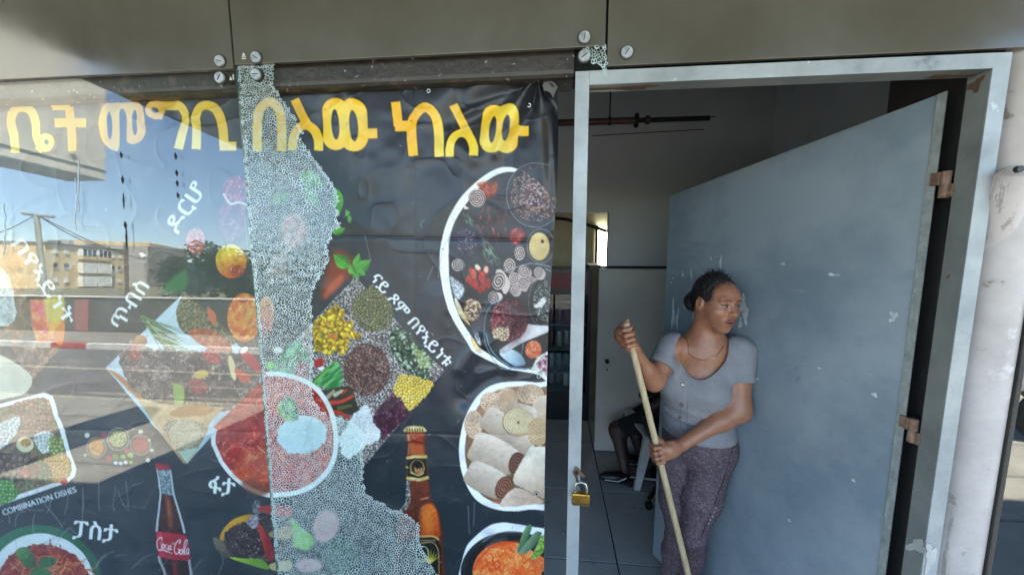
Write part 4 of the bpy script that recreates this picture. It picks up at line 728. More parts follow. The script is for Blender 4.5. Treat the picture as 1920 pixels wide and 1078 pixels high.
def dice(outline, s, seed, depthf, parent, name='glass_dice'):
    R = random.Random(seed); op = np.array(outline, float); x0, y0 = op.min(0); x1, y1 = op.max(0); pts = []
    j = 0; y = y0-3*s
    while y < y1+3*s:
        x = x0-3*s+(s/2 if j % 2 else 0)
        while x < x1+3*s:
            pts.append((x+R.uniform(-.5, .5)*s, y+R.uniform(-.5, .5)*s)); x += s
        y += s*.87; j += 1
    pa = np.array(pts); wx = fbm(pa[:, 0].astype(np.float32), pa[:, 1].astype(np.float32), 46, seed, 2)-.5; wy = fbm(pa[:, 0].astype(np.float32), pa[:, 1].astype(np.float32), 38, seed+9, 2)-.5; pa = pa+np.stack([wx, wy], 1)*s*4.5
    ins = inside(pa[:, 0].astype(np.float32), pa[:, 1].astype(np.float32), outline)
    dd, _ = seg_d(pa[:, 0].astype(np.float32), pa[:, 1].astype(np.float32), list(outline)+[outline[0]])
    keep = ins | (dd < 3*s); pa = pa[keep]; ins = ins[keep]; dd = dd[keep]
    vv, ee, ff, *_ = delaunay_2d_cdt([Vector(p) for p in pa], [], [], 0, 1e-6)
    V = np.array([q[:] for q in vv]); T = np.array([f for f in ff if len(f) == 3])
    A, B, C_ = V[T[:, 0]], V[T[:, 1]], V[T[:, 2]]; D = 2*(A[:, 0]*(B[:, 1]-C_[:, 1])+B[:, 0]*(C_[:, 1]-A[:, 1])+C_[:, 0]*(A[:, 1]-B[:, 1]))
    sq = lambda q: (q**2).sum(1)
    ux = (sq(A)*(B[:, 1]-C_[:, 1])+sq(B)*(C_[:, 1]-A[:, 1])+sq(C_)*(A[:, 1]-B[:, 1]))/D; uy = (sq(A)*(C_[:, 0]-B[:, 0])+sq(B)*(A[:, 0]-C_[:, 0])+sq(C_)*(B[:, 0]-A[:, 0]))/D
    cc = np.stack([ux, uy], 1); inc = [[] for _ in V]
    for k, t in enumerate(T):
        for q in t: inc[q].append(k)
    vs = []; fs = []; mi = []
    for q in range(len(V)):
        if q >= len(ins) or not ins[q] or len(inc[q]) < 3: continue
        pc = cc[inc[q]]; o = V[q]; 
        if np.abs(pc-o).max() > 2.5*s: continue
        an = np.argsort(np.arctan2(pc[:, 1]-o[1], pc[:, 0]-o[0])); pc = pc[an]; c = pc.mean(0); n = len(pc)
        zone = .5+.5*math.sin(c[0]*.013+c[1]*.021)*math.cos(c[0]*.008-c[1]*.011); w = R.uniform(.70, .95)-.06*zone
        if dd[q] < 3.5: w *= .72
        tl = R.uniform(-1, 1), R.uniform(-1, 1); b = len(vs)
        for p in pc: vs.append(depthf(p[0], p[1], 0.))
        for p in pc:
            i = c+(p-c)*w; vs.append(depthf(i[0], i[1], .00025+((i[0]-c[0])*tl[0]+(i[1]-c[1])*tl[1])/s*.00022))
        r_ = R.random(); fs.append(tuple(b+n+k for k in range(n))); mi.append(1 if r_ < .88-.2*zone else (2 if r_ < .985 else 3))
        for k in range(n): fs.append((b+k, b+(k+1) % n, b+n+(k+1) % n, b+n+k)); mi.append(0)
    return mk(name, vs, fs, [m_crack, m_die, m_dief, m_diew], parent, mi=mi, kind='stuff')
def build_shatter():
    sp = empty('shattered_pane', PG(480, 130), label='shattered strip of tempered glass hanging in front of the banner', cat='broken pane')
    dice(OUT, 4.3, 5, lambda x, y, o: PG(x, y, o), sp)
    MB().tube([PG(x+2.2, y, -.003) for x, y in [(444, 124)]+LE[1:]], .0024, 6).build('polished_edge', m_edge, sp)
    disc(478, 139, sp, 1)
    r2 = empty('glass_remnant', P(1115, 100, .0), label='small crumbling glass remnant clamped above the door frame corner', cat='broken glass')
    dice(REM, 5.4, 4, lambda x, y, o: P(x, y, -.009-o), r2); disc(1096, 104, r2)
# ---- banner
def banner_right(y): return np.interp(y, [140, 160, 240, 330, 400, 500, 600, 690, 800, 900, 1078, 1300], [1030, 1043, 1047, 1045, 1041, 1035, 1028.5, 1026, 1023, 1021, 1020, 1017])
def banner_top(x): return np.interp(x, [-170, 0, 100, 292, 330, 444, 553, 640, 720, 803, 870, 930, 1004, 1012, 1022, 1050], [172, 166, 163, 157, 160, 158, 158, 150, 154, 153, 151, 148, 143.5, 149, 151, 163])
def banner_disp(x, y):
    """metres towards the street: hang, pulls from the fixing points, folds, creases"""
    d = .012*(fbm(x, y, 300, 21, 3)-.5)+.004*(fbm(x, y, 70, 5, 3)-.5)
    r = np.hypot(x-1008, y-146); th = np.arctan2(y-146, 1008-x)
    d += .016*np.sin(th*8+.6*np.sin(r/60))*np.exp(-r/140)*np.clip(r/40, 0, 1)
    d += .010*np.exp(-((x-1032-.02*(y-160))/11)**2)*np.exp(-((y-250)/140)**2)-.012*np.exp(-((x-1012)/16)**2)*np.exp(-((y-230)/110)**2)
    for (ax, ay, bx, by, w, a) in ((1005, 155, 868, 216, 9, .006), (870, 150, 842, 250, 16, -.006), (840, 250, 890, 300, 14, .005), (1000, 165, 930, 290, 10, .005), (640, 152, 668, 200, 12, .005), (640, 152, 600, 240, 16, -.003), (865, 690, 900, 640, 14, .008), (870, 750, 930, 700, 16, -.008), (900, 700, 960, 690, 9, .006), (820, 560, 800, 700, 22, .004), (760, 300, 690, 420, 40, .004), (700, 380, 640, 520, 34, -.004), (740, 620, 860, 790, 30, .004), (300, 160, 330, 220, 18, -.004), (300, 158, 270, 230, 12, .004)):
        dd, _ = seg_d(x, y, [(ax, ay), (bx, by)]); d += a*np.exp(-(dd/w)**2)
    d -= .0022*np.exp(-np.abs(x-775-.004*(y-400))/3.5)+.0018*np.exp(-np.abs(y-445-.02*(x-700))/3.5)*(x > 560)
    d -= .0012*np.exp(-np.abs(y-812-.01*(x-700))/3)
    for sc_, sd_ in ((90, 91), (150, 17)):
        cr = np.abs(fbm(x, y, sc_, sd_, 2)-.5); d += .0011*np.exp(-cr*45)
    return d*1.55
def bannermat():
    m = bpy.data.materials.new('printed_vinyl'); m.use_nodes = True; n = m.node_tree.nodes; L = m.node_tree.links; b = n['Principled BSDF']
    a = n.new('ShaderNodeAttribute'); a.attribute_name = 'print'; L.new(a.outputs['Color'], b.inputs['Base Color']); b.inputs['Roughness'].default_value = .34; b.inputs['Specular IOR Level'].default_value = .5
    tc = n.new('ShaderNodeTexCoord'); w = n.new('ShaderNodeTexNoise'); w.inputs['Scale'].default_value = 600; L.new(tc.outputs['Object'], w.inputs[0]); bp = n.new('ShaderNodeBump'); bp.inputs['Strength'].default_value = .12; bp.inputs['Distance'].default_value = .001; L.new(w.outputs[0], bp.inputs['Height']); L.new(bp.outputs[0], b.inputs['Normal']); return m
def build_banner():
    paint_banner()
    NX, NY = 920, 740; s = np.linspace(0, 1, NX); t = np.linspace(0, 1, NY)**1.0
    S, T = np.meshgrid(s, t)
    y_ = 145+T*(1200-145); x_ = -165+S*(banner_right(y_)+165); top = banner_top(x_); y_ = top+T*(1200-top); x_ = -165+S*(banner_right(y_)+165)
    x_ = x_.astype(np.float32); y_ = y_.astype(np.float32)
    d = banner_disp(x_, y_)
    dirs = fw[None, None]*F_PX+rt[None, None]*(x_-960)[..., None]-up[None, None]*(y_-539)[..., None]
    yb = .062
    p = CAM+dirs*((yb-CAM[1])/dirs[..., 1])[..., None]; p[..., 1] -= d
    fx = np.clip(x_-CX0-.5, 0, CWD-1.01); fy = np.clip(y_-CY0-.5, 0, CHT-1.01); i = fx.astype(int); j = fy.astype(int); u = (fx-i)[..., None]; w = (fy-j)[..., None]
    c = (CV[j, i]*(1-u)+CV[j, i+1]*u)*(1-w)+(CV[j+1, i]*(1-u)+CV[j+1, i+1]*u)*w
    c = np.where(c <= .04045, c/12.92, ((c+.055)/1.055)**2.4)*.88
    me = bpy.data.meshes.new('menu_banner'); nv = NX*NY; nf = (NX-1)*(NY-1)
    idx = np.arange(nv).reshape(NY, NX); q = np.stack([idx[:-1, :-1], idx[1:, :-1], idx[1:, 1:], idx[:-1, 1:]], -1).reshape(-1)
    me.vertices.add(nv); me.vertices.foreach_set('co', p.reshape(-1).astype(np.float32)); me.loops.add(nf*4); me.loops.foreach_set('vertex_index', q.astype(np.int32)); me.polygons.add(nf)
    me.polygons.foreach_set('loop_start', np.arange(0, nf*4, 4, dtype=np.int32)); me.polygons.foreach_set('use_smooth', np.ones(nf, bool))
    me.update(calc_edges=True)
    at = me.color_attributes.new('print', 'FLOAT_COLOR', 'POINT'); at.data.foreach_set('color', np.concatenate([c, np.ones((NY, NX, 1))], -1).reshape(-1).astype(np.float32))
    me.materials.append(bannermat()); o = bpy.data.objects.new('menu_banner', me); COL.objects.link(o)
    tag(o, 'black vinyl restaurant banner with yellow lettering and printed dishes', 'banner')
    m_gr = mat('grommet', (214, 216, 212), (170, 172, 168), .35, .5); m_hole = mat('grommet_hole', (16, 16, 16), rough=.9)
    for gx, gy in ((312, 173), (553, 167), (803.5, 171), (1021, 160), (992, 198), (1010, 706), (1006, 926)):
        c0 = P(gx, gy, yb-.004-float(banner_disp(np.array([[gx]], np.float32), np.array([[gy]], np.float32))[0, 0])-.002)
        r = MB(); ring_ = [c0+np.array((.0042*math.cos(a), 0, .0042*math.sin(a))) for a in np.linspace(0, 2*math.pi, 17)]; r.tube(ring_, .0013, 6, False).build('grommet', m_gr, o, True); MB().lathe([(.0036, .0012), (.0036, .002)], c0, 'y', 14).build('grommet_hole', m_hole, o)
    MB().tube([P(1001, 157, .04), P(1002, 142, .03), P(1006, 136.5, .022), P(1010, 142, .03), P(1009, 156, .04)], .0016, 6).build('wire_hook', m_disce, o, True)
    # the curled corner beyond the hook
    cx = [(1019, 150), (1030, 151), (1039, 155), (1046, 163.5)]; lo = [(1019, 170), (1028, 172), (1033, 176), (1037, 184)]
    v = [P(x, y, .045-.004*k) for k, (x, y) in enumerate(cx)]+[P(x, y, .052-.004*k) for k, (x, y) in enumerate(lo)]
    mk('curled_corner', v, [(k, k+1, 5+k, 4+k) for k in range(3)], mat('vinyl_back', (92, 88, 82), (70, 68, 66), .5), o, True)
    return o
# ================================================================== doorway
m_galv = mat('galvanised_paint', (166, 170, 168), (136, 142, 142), .38, .2, scale=7, bump=.12, bscale=90, r2=.55, wear=[((128, 114, 100), 13, .63), ((190, 198, 198), 26, .63), ((100, 111, 115), 3.5, .58), ((96, 84, 72), 34, .69)])
m_jamb = mat('jamb_paint', (142, 145, 139), (118, 122, 117), .45, .1, scale=7, bump=.08, bscale=90, wear=[((168, 166, 156), 24, .66), ((112, 94, 76), 5, .66)])
m_rust = mat('rust', (150, 122, 102), (112, 84, 66), .85, scale=60, bump=.3, bscale=200); m_rust2 = mat('rust_bloom', (110, 84, 62), (84, 66, 52), .8, scale=40, bump=.1)
m_door = mat('door_paint', (150, 160, 164), (122, 136, 143), .38, scale=2.4, r2=.55, bump=.05, bscale=18, wear=[((130, 143, 149), 1.6, .57, (1, 1, 3)), ((118, 131, 137), 9, .67), ((176, 186, 190), 70, .74)], lo=.40, hi=.60)
m_scrape = mat('scraped_paint', (214, 220, 220), (176, 186, 188), .6, scale=80)
m_strip = mat('edge_paint', (150, 154, 148), (120, 126, 122), .5, scale=40, bump=.3, bscale=150)
df = empty('door_frame', (.5, 0, 0), label='galvanised steel door frame with rusty corners', cat='door frame')
XL0, XL1, XR0, XR1, ZT0, ZT1, DP, FD = .053, .0855, .9275, .961, 2.066, 2.097, .050, .004
# each member: narrow galvanised face + deep inner return
MB().box((XL0, 0, 0), (XL1, FD, ZT1), .0008).build('post', m_galv, df); MB().box((XR0, 0, 0), (XR1, FD, ZT1), .0008).build('post', m_galv, df); MB().box((XL1, -.0005, ZT0), (XR0, FD, ZT1), .0008).build('header', m_galv, df)
MB().box((XL0+.002, FD, 0), (XL1-.001, DP, ZT1-.002)).build('inner_return', m_jamb, df); MB().box((XR0+.001, FD, 0), (XR1-.002, DP, ZT1-.002)).build('inner_return', m_jamb, df); MB().box((XL1, FD, ZT0+.001), (XR0, DP, ZT1-.003)).build('header_return', m_jamb, df)
def blotch(name, c, r1, r2, nrm, m, parent, seed, t=.0012, u=None):
    """thin irregular patch of paint or rust lying on a surface"""
    R = random.Random(seed); nrm = Vector(nrm).normalized(); u = Vector(u).normalized() if u is not None else nrm.orthogonal().normalized(); w = nrm.cross(u); n = 18; c = Vector(c)
    k = [1+.35*math.sin(a*3+seed)+R.uniform(-.22, .22) for a in np.linspace(0, 6.28, n, endpoint=False)]
    lo = [c+u*(r1*k[i]*math.cos(6.2832*i/n))+w*(r2*k[i]*math.sin(6.2832*i/n)) for i in range(n)]; hi = [q+nrm*t for q in lo]
    return MB().hexa(lo, hi).build(name, m, parent)
blotch('rust_patch', (XR0+.001, .030, 2.045), .012, .016, (-1, 0, 0), m_rust2, df, 3); blotch('rust_patch', (XL1+.09, .03, ZT0+.001), .07, .010, (0, 0, -1), m_rust2, df, 5, u=(1, 0, 0)); blotch('rust_patch', (XR0-.05, .035, ZT0+.001), .05, .008, (0, 0, -1), m_rust2, df, 8, u=(1, 0, 0))
blotch('white_smear', (XR0+.001, .02, .94), .012, .03, (-1, 0, 0), m_kerbw, df, 6); blotch('white_smear', (XR0+.012, -.0003, .93), .012, .04, (0, -1, 0), m_kerbw, df, 7, u=(1, 0, 0))
blotch('rust_patch', (XR0+.001, .035, 1.62), .004, .006, (-1, 0, 0), m_rust, df, 9)
HX, HY = .9215, .083; FX, FY = .575, 1.0; ZHT, ZFT, ZHB, ZFB = 2.052, 1.925, .13, .012
def leaf_pt(s, z, off=0.):
    d = np.array((FX-HX, FY-HY)); n = np.array((-d[1], d[0]))/np.hypot(*d)*-1
    return np.array((HX+d[0]*s+n[0]*off, HY+d[1]*s+n[1]*off, (ZHB+(ZFB-ZHB)*s)*(1-z)+(ZHT+(ZFT-ZHT)*s)*z))
dl = empty('steel_door', (HX, HY, 0), label='open blue-grey steel door with scraped paint behind the woman', cat='door')
MB().hexa([leaf_pt(0, 0), leaf_pt(1, 0), leaf_pt(1, 1), leaf_pt(0, 1)], [leaf_pt(.06, 0, .042), leaf_pt(1, 0, .042), leaf_pt(1, 1, .042), leaf_pt(.06, 1, .042)]).build('leaf', m_door, dl)
nd = leaf_pt(.5, .5, -1)-leaf_pt(.5, .5, 0)
MB().hexa([leaf_pt(.0, .0), leaf_pt(.02, .0), leaf_pt(.02, 1.0), leaf_pt(.0, 1.0)], [leaf_pt(.0, .0, -.003), leaf_pt(.018, .0, -.003), leaf_pt(.018, 1.0, -.003), leaf_pt(.0, 1.0, -.003)]).build('edge_strip', m_strip, dl)
for z in (1.835, 1.225, .3):
    a = np.array((.9235, .064, z)); h = MB().lathe([(.0085, -.031), (.0095, -.03), (.0095, -.002), (.0078, 0), (.0095, .002), (.0095, .03), (.0085, .031)], a, 'z', 14).build('hinge', m_rust, dl, True)
    MB().box((.921, .046, z-.03), (.9273, .06, z)).build('hinge_plate', m_rust, h); MB().box((.911, .068, z), (.921, .088, z+.03)).build('hinge_plate', m_rust, h)
R = random.Random(8)
for px, py, r1, r2 in ((1262, 590, .008, .05), (1270, 600, .006, .035), (1284, 573, .006, .010), (1262, 522, .004, .004), (1259, 530, .004, .003), (1296, 512, .004, .016), (1297, 520, .003, .012), (1280, 515, .004, .010), (1333, 485, .003, .006), (1351, 492, .004, .018), (1345, 508, .012, .004), (1393, 570, .010, .026), (1398, 592, .008, .022), (1388, 606, .006, .016), (1468, 495, .006, .003), (1676, 592, .006, .008), (1670, 600, .003, .004), (1561, 515, .012, .003), (1300, 600, .004, .04), (1480, 975, .004, .003), (1420, 710, .004, .004), (1536, 690, .004, .002), (1640, 740, .005, .004), (1600, 900, .004, .003)):
    d = ray(px, py); A = leaf_pt(0, .5); n = leaf_pt(0, .5, -1)-A; q = CAM+d*(((A-CAM)@n)/(d@n)); blotch('paint_scrape', q, r2*1.3, r1*1.3, n, m_scrape, dl, R.randint(1, 999), .0006, (0, 0, 1))
# hasp and padlock on the left post
hp = blotch('hasp', P(1084, 885, -.0005), .010, .016, (0, -1, 0), m_rust2, df, 2); MB().tube([P(1081, 884, .0), P(1080, 890, -.02), P(1084, 908, -.022), P(1090, 912, -.012), P(1092, 915, .0)], .0035, 8).build('staple', m_disce, df, True)
m_brass = mat('brass', (196, 156, 70), (150, 112, 44), .32, .85, scale=40, bump=.15, bscale=90, wear=[((110, 84, 40), 60, .58)]); m_steel = mat('shackle_steel', (190, 190, 186), (150, 150, 148), .25, .9)
pc = P(1089, 934, -.024); pk = empty('padlock', pc, label='brass padlock hanging open from the left door post', cat='padlock')
MB().box(pc+np.array((-.0225, -.008, -.0165)), pc+np.array((.0225, .008, .0165)), .0035).build('body', m_brass, pk); MB().tube([pc+np.array(q) for q in ((-.0145, 0, .012), (-.0145, 0, .030), (-.011, 0, .041), (0, 0, .046), (.011, 0, .041), (.0145, 0, .030), (.0145, 0, .014))], .0034, 10).build('shackle', m_steel, pk, True)
MB().box(pc+np.array((-.0235, -.0086, -.011)), pc+np.array((.0235, .0086, -.0085))).build('groove', m_disce, pk)
# ================================================================== column, brace and window on the right
m_pink = mat('column_paint', (198, 188, 180), (172, 162, 155), .6, scale=7, bump=.12, bscale=50, wear=[((136, 120, 108), 14, .6), ((216, 208, 200), 4, .6), ((104, 92, 82), 50, .66), ((150, 140, 130), 5, .6, (6, 6, .6))])
xc = P(1879, 700, .05)[0]-.058
MB().lathe([(.058, 0), (.058, 2.62)], (xc, .05, 0), 'z', 40).build('round_column', m_pink, None, True, label='pale pink round steel column beside the door frame', cat='column')
br = empty('diagonal_brace', P(1890, 340, -.04), label='pinkish tube brace with flattened bolted end behind the column', cat='brace')
e1, e2 = P(1902, 326, -.012), P(1838, 482, .055)
MB().tube([e1+np.array((0, .0, .016)), e1, e1*.75+e2*.25, e2], [.012, .030, .036, .037], 16).build('tube', m_pink, br, True); MB().lathe([(.007, -.006), (.007, .002)], P(1908, 318, -.045), 'y', 12).build('bolt', m_disce, br)
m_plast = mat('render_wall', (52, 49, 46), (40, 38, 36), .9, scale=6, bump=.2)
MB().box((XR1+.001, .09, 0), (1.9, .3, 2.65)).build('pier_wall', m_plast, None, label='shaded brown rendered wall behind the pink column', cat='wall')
xg = 1.072
wg = empty('side_window', (xg, 0, 0), label='narrow shop window at the right edge mirroring the pavement', cat='window')
MB().box((xg, -.004, 0), (1.9, .004, 2.10)).build('pane', glass('side_glass', (.55, .6, .58), 2.6, 0.), wg); MB().box((xg-.012, -.008, 0), (xg-.001, .01, 2.10), .002).build('gasket', mat('gasket', (52, 48, 42), (36, 34, 30), .6, bump=.3, bscale=200), wg)
MB().box((xg-.02, .03, 0), (1.9, .05, 2.1)).build('backing', mat('backing_board', (70, 70, 64), (58, 58, 54), .8), wg)
# ================================================================== inside the shop
m_wall = mat('room_wall', (208, 212, 212), (194, 198, 198), .85, scale=1.5, bump=.05, wear=[((164, 160, 150), 3, .62)])
m_ceil = mat('room_ceiling', (190, 188, 180), rough=.9); m_tile = mat('floor_tile', (172, 172, 168), (154, 154, 151), .35, scale=3, r2=.5, wear=[((132, 131, 128), 7, .6)]); m_grout = mat('grout', (54, 54, 52), rough=.9)
fl = sheet('shop_floor', -2.7, 1.6, .12, 4.6, -.004, m_grout, kind='structure')
tl = None; p0 = PZ(1105, 860, 0); ang = math.atan2(*(PZ(1165, 1078, 0)-p0)[[1, 0]])     # tile joints run askew to the front, as the photograph shows
tm = MB().box((.004, .004, -.012), (.596, .596, .002), .0015)
for i in range(-5, 6):
    for j in range(-4, 7):
        x, y = .374+i*.6, 1.96-.43+j*.6-.6*2
        if not (-2.6 < x < 1.5 and .05 < y < 4.2): continue
        if tl is None: tl = tm.build('tile', m_tile, fl); o = tl
        else: o = tl.copy(); COL.objects.link(o)
        o.location = (x-fl.location.x, y, 0)
rw = empty('room_wall_back', (.9, 2.1, 0), kind='structure')
xo = P(1141, 450, 2.1)[0]; MB().box((xo, 2.10, 0), (1.6, 2.2, 3.0)).build('wall', m_wall, rw); MB().box((-2.7, 2.10, P(1090, 398, 2.1)[2]), (xo-.001, 2.2, 3.0)).build('wall_above_passage', m_wall, rw)
MB().box((-2.7, 4.6, 0), (1.6, 4.7, 3.0)).build('room_wall_far', m_wall, None, kind='structure'); MB().box((-2.8, .12, 0), (-2.7, 4.7, 3.0)).build('room_wall_left', m_wall, None, kind='structure'); MB().box((1.6, .3, 0), (1.7, 4.7, 3.0)).build('room_wall_right', m_wall, None, kind='structure'); MB().box((-2.8, .1, 3.0), (1.7, 4.7, 3.1)).build('room_ceiling', m_ceil, None, kind='structure')
MB().box((-2.8, .115, 2.2), (1.7, .15, 3.0)).build('room_wall_front', m_wall, None, kind='structure')
m_iw = mat('white_board', (206, 203, 190), (190, 187, 176), .6, scale=2); 
ip = empty('partition_door', (.63, 2.03, 0), label='low off-white partition door at the back of the shop', cat='door')
MB().box((.376, 2.02, .015), (.98, 2.06, 1.50), .004).build('leaf', m_iw, ip); MB().box((.37, 2.015, 1.503), (.98, 2.065, 1.518)).build('top_rail', m_dark, ip); MB().lathe([(.018, 0), (.016, -.02), (.010, -.024)], P(1138, 677, 2.02), 'y', 14).build('knob', m_dark, ip); MB().lathe([(.007, 0), (.006, -.006)], P(1138, 693, 2.02), 'y', 12).build('keyhole', m_dark, ip)
# far room: lit patch with arched rail and a narrow bright window
m_lit = bpy.data.materials.new('daylit_pane'); m_lit.use_nodes = True; q = m_lit.node_tree.nodes['Principled BSDF']; q.inputs['Emission Color'].default_value = (1, .97, .86, 1); q.inputs['Emission Strength'].default_value = 3.5; q.inputs['Base Color'].default_value = (.7, .7, .65, 1)
fw_ = empty('back_window', P(1128, 470, 3.0), label='narrow bright window at the end of the passage', cat='window')
a, b = P(1121, 440, 3.4), P(1133, 500, 3.4); MB().box((a[0], 3.38, b[2]), (b[0]+.03, 3.42, a[2]+.05)).build('pane', m_lit, fw_); MB().box((a[0]-.022, 3.36, b[2]-.1), (a[0]-.002, 3.44, a[2]+.1)).build('frame', m_dark, fw_); MB().box((b[0]+.032, 3.36, b[2]-.1), (b[0]+.05, 3.44, a[2]+.1)).build('frame', m_dark, fw_)
MB().box((-.6, 3.45, 0), (1.5, 3.5, 3.0)).build('passage_wall', mat('cream_wall', (206, 200, 168), (190, 184, 154), .8), None, label='cream wall at the end of the back passage', cat='wall')
MB().tube([P(x, y, 2.5) for x, y in ((1030, 408), (1060, 411), (1090, 418), (1115, 426), (1138, 434))], .014, 8).build('arched_rail', m_dark, None, True, label='dark curved rail high in the passage', cat='rail'); 
# sprinkler pipe
m_red = mat('oxide_pipe', (82, 46, 42), (62, 36, 34), .5, scale=20)
sp_ = empty('sprinkler_pipe', P(1200, 228, 1.4), label='dark red sprinkler pipe hung below the ceiling', cat='pipe'); zc = P(1200, 226, 1.4)[2]; xs = [P(x, 228, 1.4)[0] for x in (930, 1195, 1330, 1193, 1214, 1143)]
MB().tube([(xs[0]-.6, 1.4, zc), (xs[1], 1.4, zc)], .019, 14).build('pipe', m_red, sp_, True); MB().tube([(xs[1], 1.4, zc), (xs[2], 1.4, zc)], .014, 14).build('pipe', m_dark, sp_, True); MB().lathe([(.04, -.008), (.04, .008)], (xs[3], 1.4, zc), 'x', 20).build('flange', m_dark, sp_, True); MB().lathe([(.025, -.01), (.025, .01)], (xs[4], 1.4, zc), 'x', 16).build('coupling', m_red, sp_, True); MB().tube([(xs[5], 1.4, zc), (xs[5], 1.4, 3.0)], .004, 6).build('hanger_rod', m_dark, sp_); MB().lathe([(.023, -.008), (.023, .008)], (xs[5], 1.4, zc), 'x', 16).build('clamp', m_dark, sp_); MB().tube([(xs[2], 1.4, zc+.004), (xs[2]+.03, 1.4, zc+.006)], .003, 6).build('pipe_tail', m_dark, sp_)
MB().tube([P(1110, 255, 2.08), P(1320, 243, 2.08)], .003, 6).build('wall_dark_line', m_dark, None, label='thin dark line along the back wall below the pipe', cat='dark_line')  # thin dark tube on the back wall, below the pipe
MB().tube([P(1696, 166, .6), P(1688, 184, .6)], .002, 6).build('hanging_wire', m_dark, None, label='short loose wire end hanging inside the door head', cat='wire')
# drinks cooler in the passage
m_blk = mat('cooler_black', (26, 26, 28), (18, 18, 20), .3); m_rs = mat('cooler_sign', (150, 36, 44), (96, 24, 34), .4, scale=8); m_can = [mat('can_%s' % k, c, rough=.3, metal=.3) for k, c in (('red', (150, 40, 40)), ('pale', (190, 200, 196)), ('green', (90, 130, 110)))]
fx0, fx1 = P(1030, 600, 2.55)[0], P(1108, 600, 2.55)[0]
fr = empty('drinks_cooler', ((fx0+fx1)/2, 2.8, 0), label='black glass-fronted drinks cooler with red sign in the passage', cat='cooler')
b = MB(); t_w = .03
b.box((fx0-.12, 2.56, 0), (fx0-.12+t_w, 3.1, 1.45)).box((fx1-t_w, 2.56, 0), (fx1, 3.1, 1.45)).box((fx0-.09, 3.07, 0), (fx1-t_w, 3.1, 1.45)).box((fx0-.09, 2.56, 0), (fx1-t_w, 3.07, .28)).box((fx0-.09, 2.56, 1.22), (fx1-t_w, 3.07, 1.45)); b.build('cabinet', m_blk, fr)
MB().box((fx0-.06, 2.55, 1.27), (fx1-.05, 2.558, 1.42)).build('sign', m_rs, fr)
for z in (.45, .68, .92):
    MB().box((fx0-.085, 2.6, z), (fx1-.035, 3.05, z+.008)).build('shelf', m_galv, fr)
cn0 = {}
R = random.Random(2)
for z in (.29, .459, .689, .929):
    for k in range(5):
        c = R.randrange(3); x = fx0-.05+k*.075
        if x > fx1-.07: continue
        if c not in cn0: o = MB().lathe([(.026, 0), (.030, .008), (.030, .13), (.024, .145)], (0, 0, 0), 'z', 12).build('drink_can', m_can[c], fr, True); o.matrix_parent_inverse = Matrix.Identity(4); cn0[c] = o
        else: o = cn0[c].copy(); COL.objects.link(o)
        o.location = Vector((x, 2.7+R.uniform(0, .1), z))-fr.location
MB().box((fx0-.09, 2.552, .28), (fx1-.03, 2.557, 1.22)).build('glass_door', glass('cooler_glass', (.8, .84, .82), 1.5), fr); MB().box((fx1-.075, 2.525, .6), (fx1-.055, 2.552, .95), .004).build('handle', m_blk, fr)
bx = MB().box((.36, 2.62, 0), (.47, 3.0, 1.49)).build('tall_cupboard', mat('dim_board', (120, 116, 104), (104, 100, 90), .8), None, label='tall grey cupboard beside the drinks cooler', cat='cupboard')
# white plastic chair facing the passage, seen by its seat corner and legs
m_pl = mat('white_plastic', (206, 208, 204), (190, 192, 188), .45)
sx, sy = P(1212, 828, 1.55)[0], 1.55
ch = empty('plastic_chair', (sx+.2, 1.78, 0), label='white plastic chair half hidden behind the woman', cat='chair')
zt = .40
MB().hexa([(sx-.075, 1.96, zt-.02), (sx-.005, 1.56, zt-.02), (sx+.42, 1.56, zt-.02), (sx+.42, 1.96, zt-.02)], [(sx-.08, 1.97, zt), (sx-.01, 1.55, zt), (sx+.43, 1.55, zt), (sx+.43, 1.97, zt)]).build('seat', m_pl, ch)
for x, y, dx in ((sx+.0, 1.575, -.045), (sx-.05, 1.94, -.05), (sx+.40, 1.575, .05), (sx+.40, 1.94, .05)):
    MB().hexa([(x-.018+dx, y-.02, 0), (x+.018+dx, y-.02, 0), (x+.018+dx, y+.015, 0), (x-.018+dx, y+.015, 0)], [(x-.012, y-.03, zt-.018), (x+.05, y-.03, zt-.018), (x+.05, y+.02, zt-.018), (x-.012, y+.02, zt-.018)]).build('leg', m_pl, ch)
MB().hexa([(sx+.40, 1.57, zt), (sx+.44, 1.57, zt), (sx+.44, 1.95, zt), (sx+.40, 1.95, zt)], [(sx+.46, 1.60, .82), (sx+.49, 1.60, .82), (sx+.49, 1.92, .82), (sx+.46, 1.92, .82)]).build('backrest', m_pl, ch)
# swivel chair foot at the bottom, dark
oc = empty('swivel_chair', PZ(1225, 940, 0), label='black swivel chair base with castors on the floor', cat='chair'); o0 = Vector(PZ(1238, 925, 0))
for k in range(5):
    a = math.radians(18+72*k); e = o0+Vector((math.cos(a)*.2, math.sin(a)*.2, .07)); MB().tube([o0+Vector((0, 0, .1)), e], [.02, .013], 8).build('foot_arm', m_blk, oc, True); MB().lathe([(.022, -.018), (.026, -.01), (.026, .01), (.022, .018)], e-Vector((0, 0, .044)), 'y', 14).build('castor', m_blk, oc, True)
MB().tube([o0+Vector((0, 0, .06)), o0+Vector((0, 0, .40))], .02, 10).build('gas_column', m_blk, oc, True); MB().box(o0+Vector((-.1, -.2, .40)), o0+Vector((.3, .2, .46)), .02).build('seat', m_blk, oc)
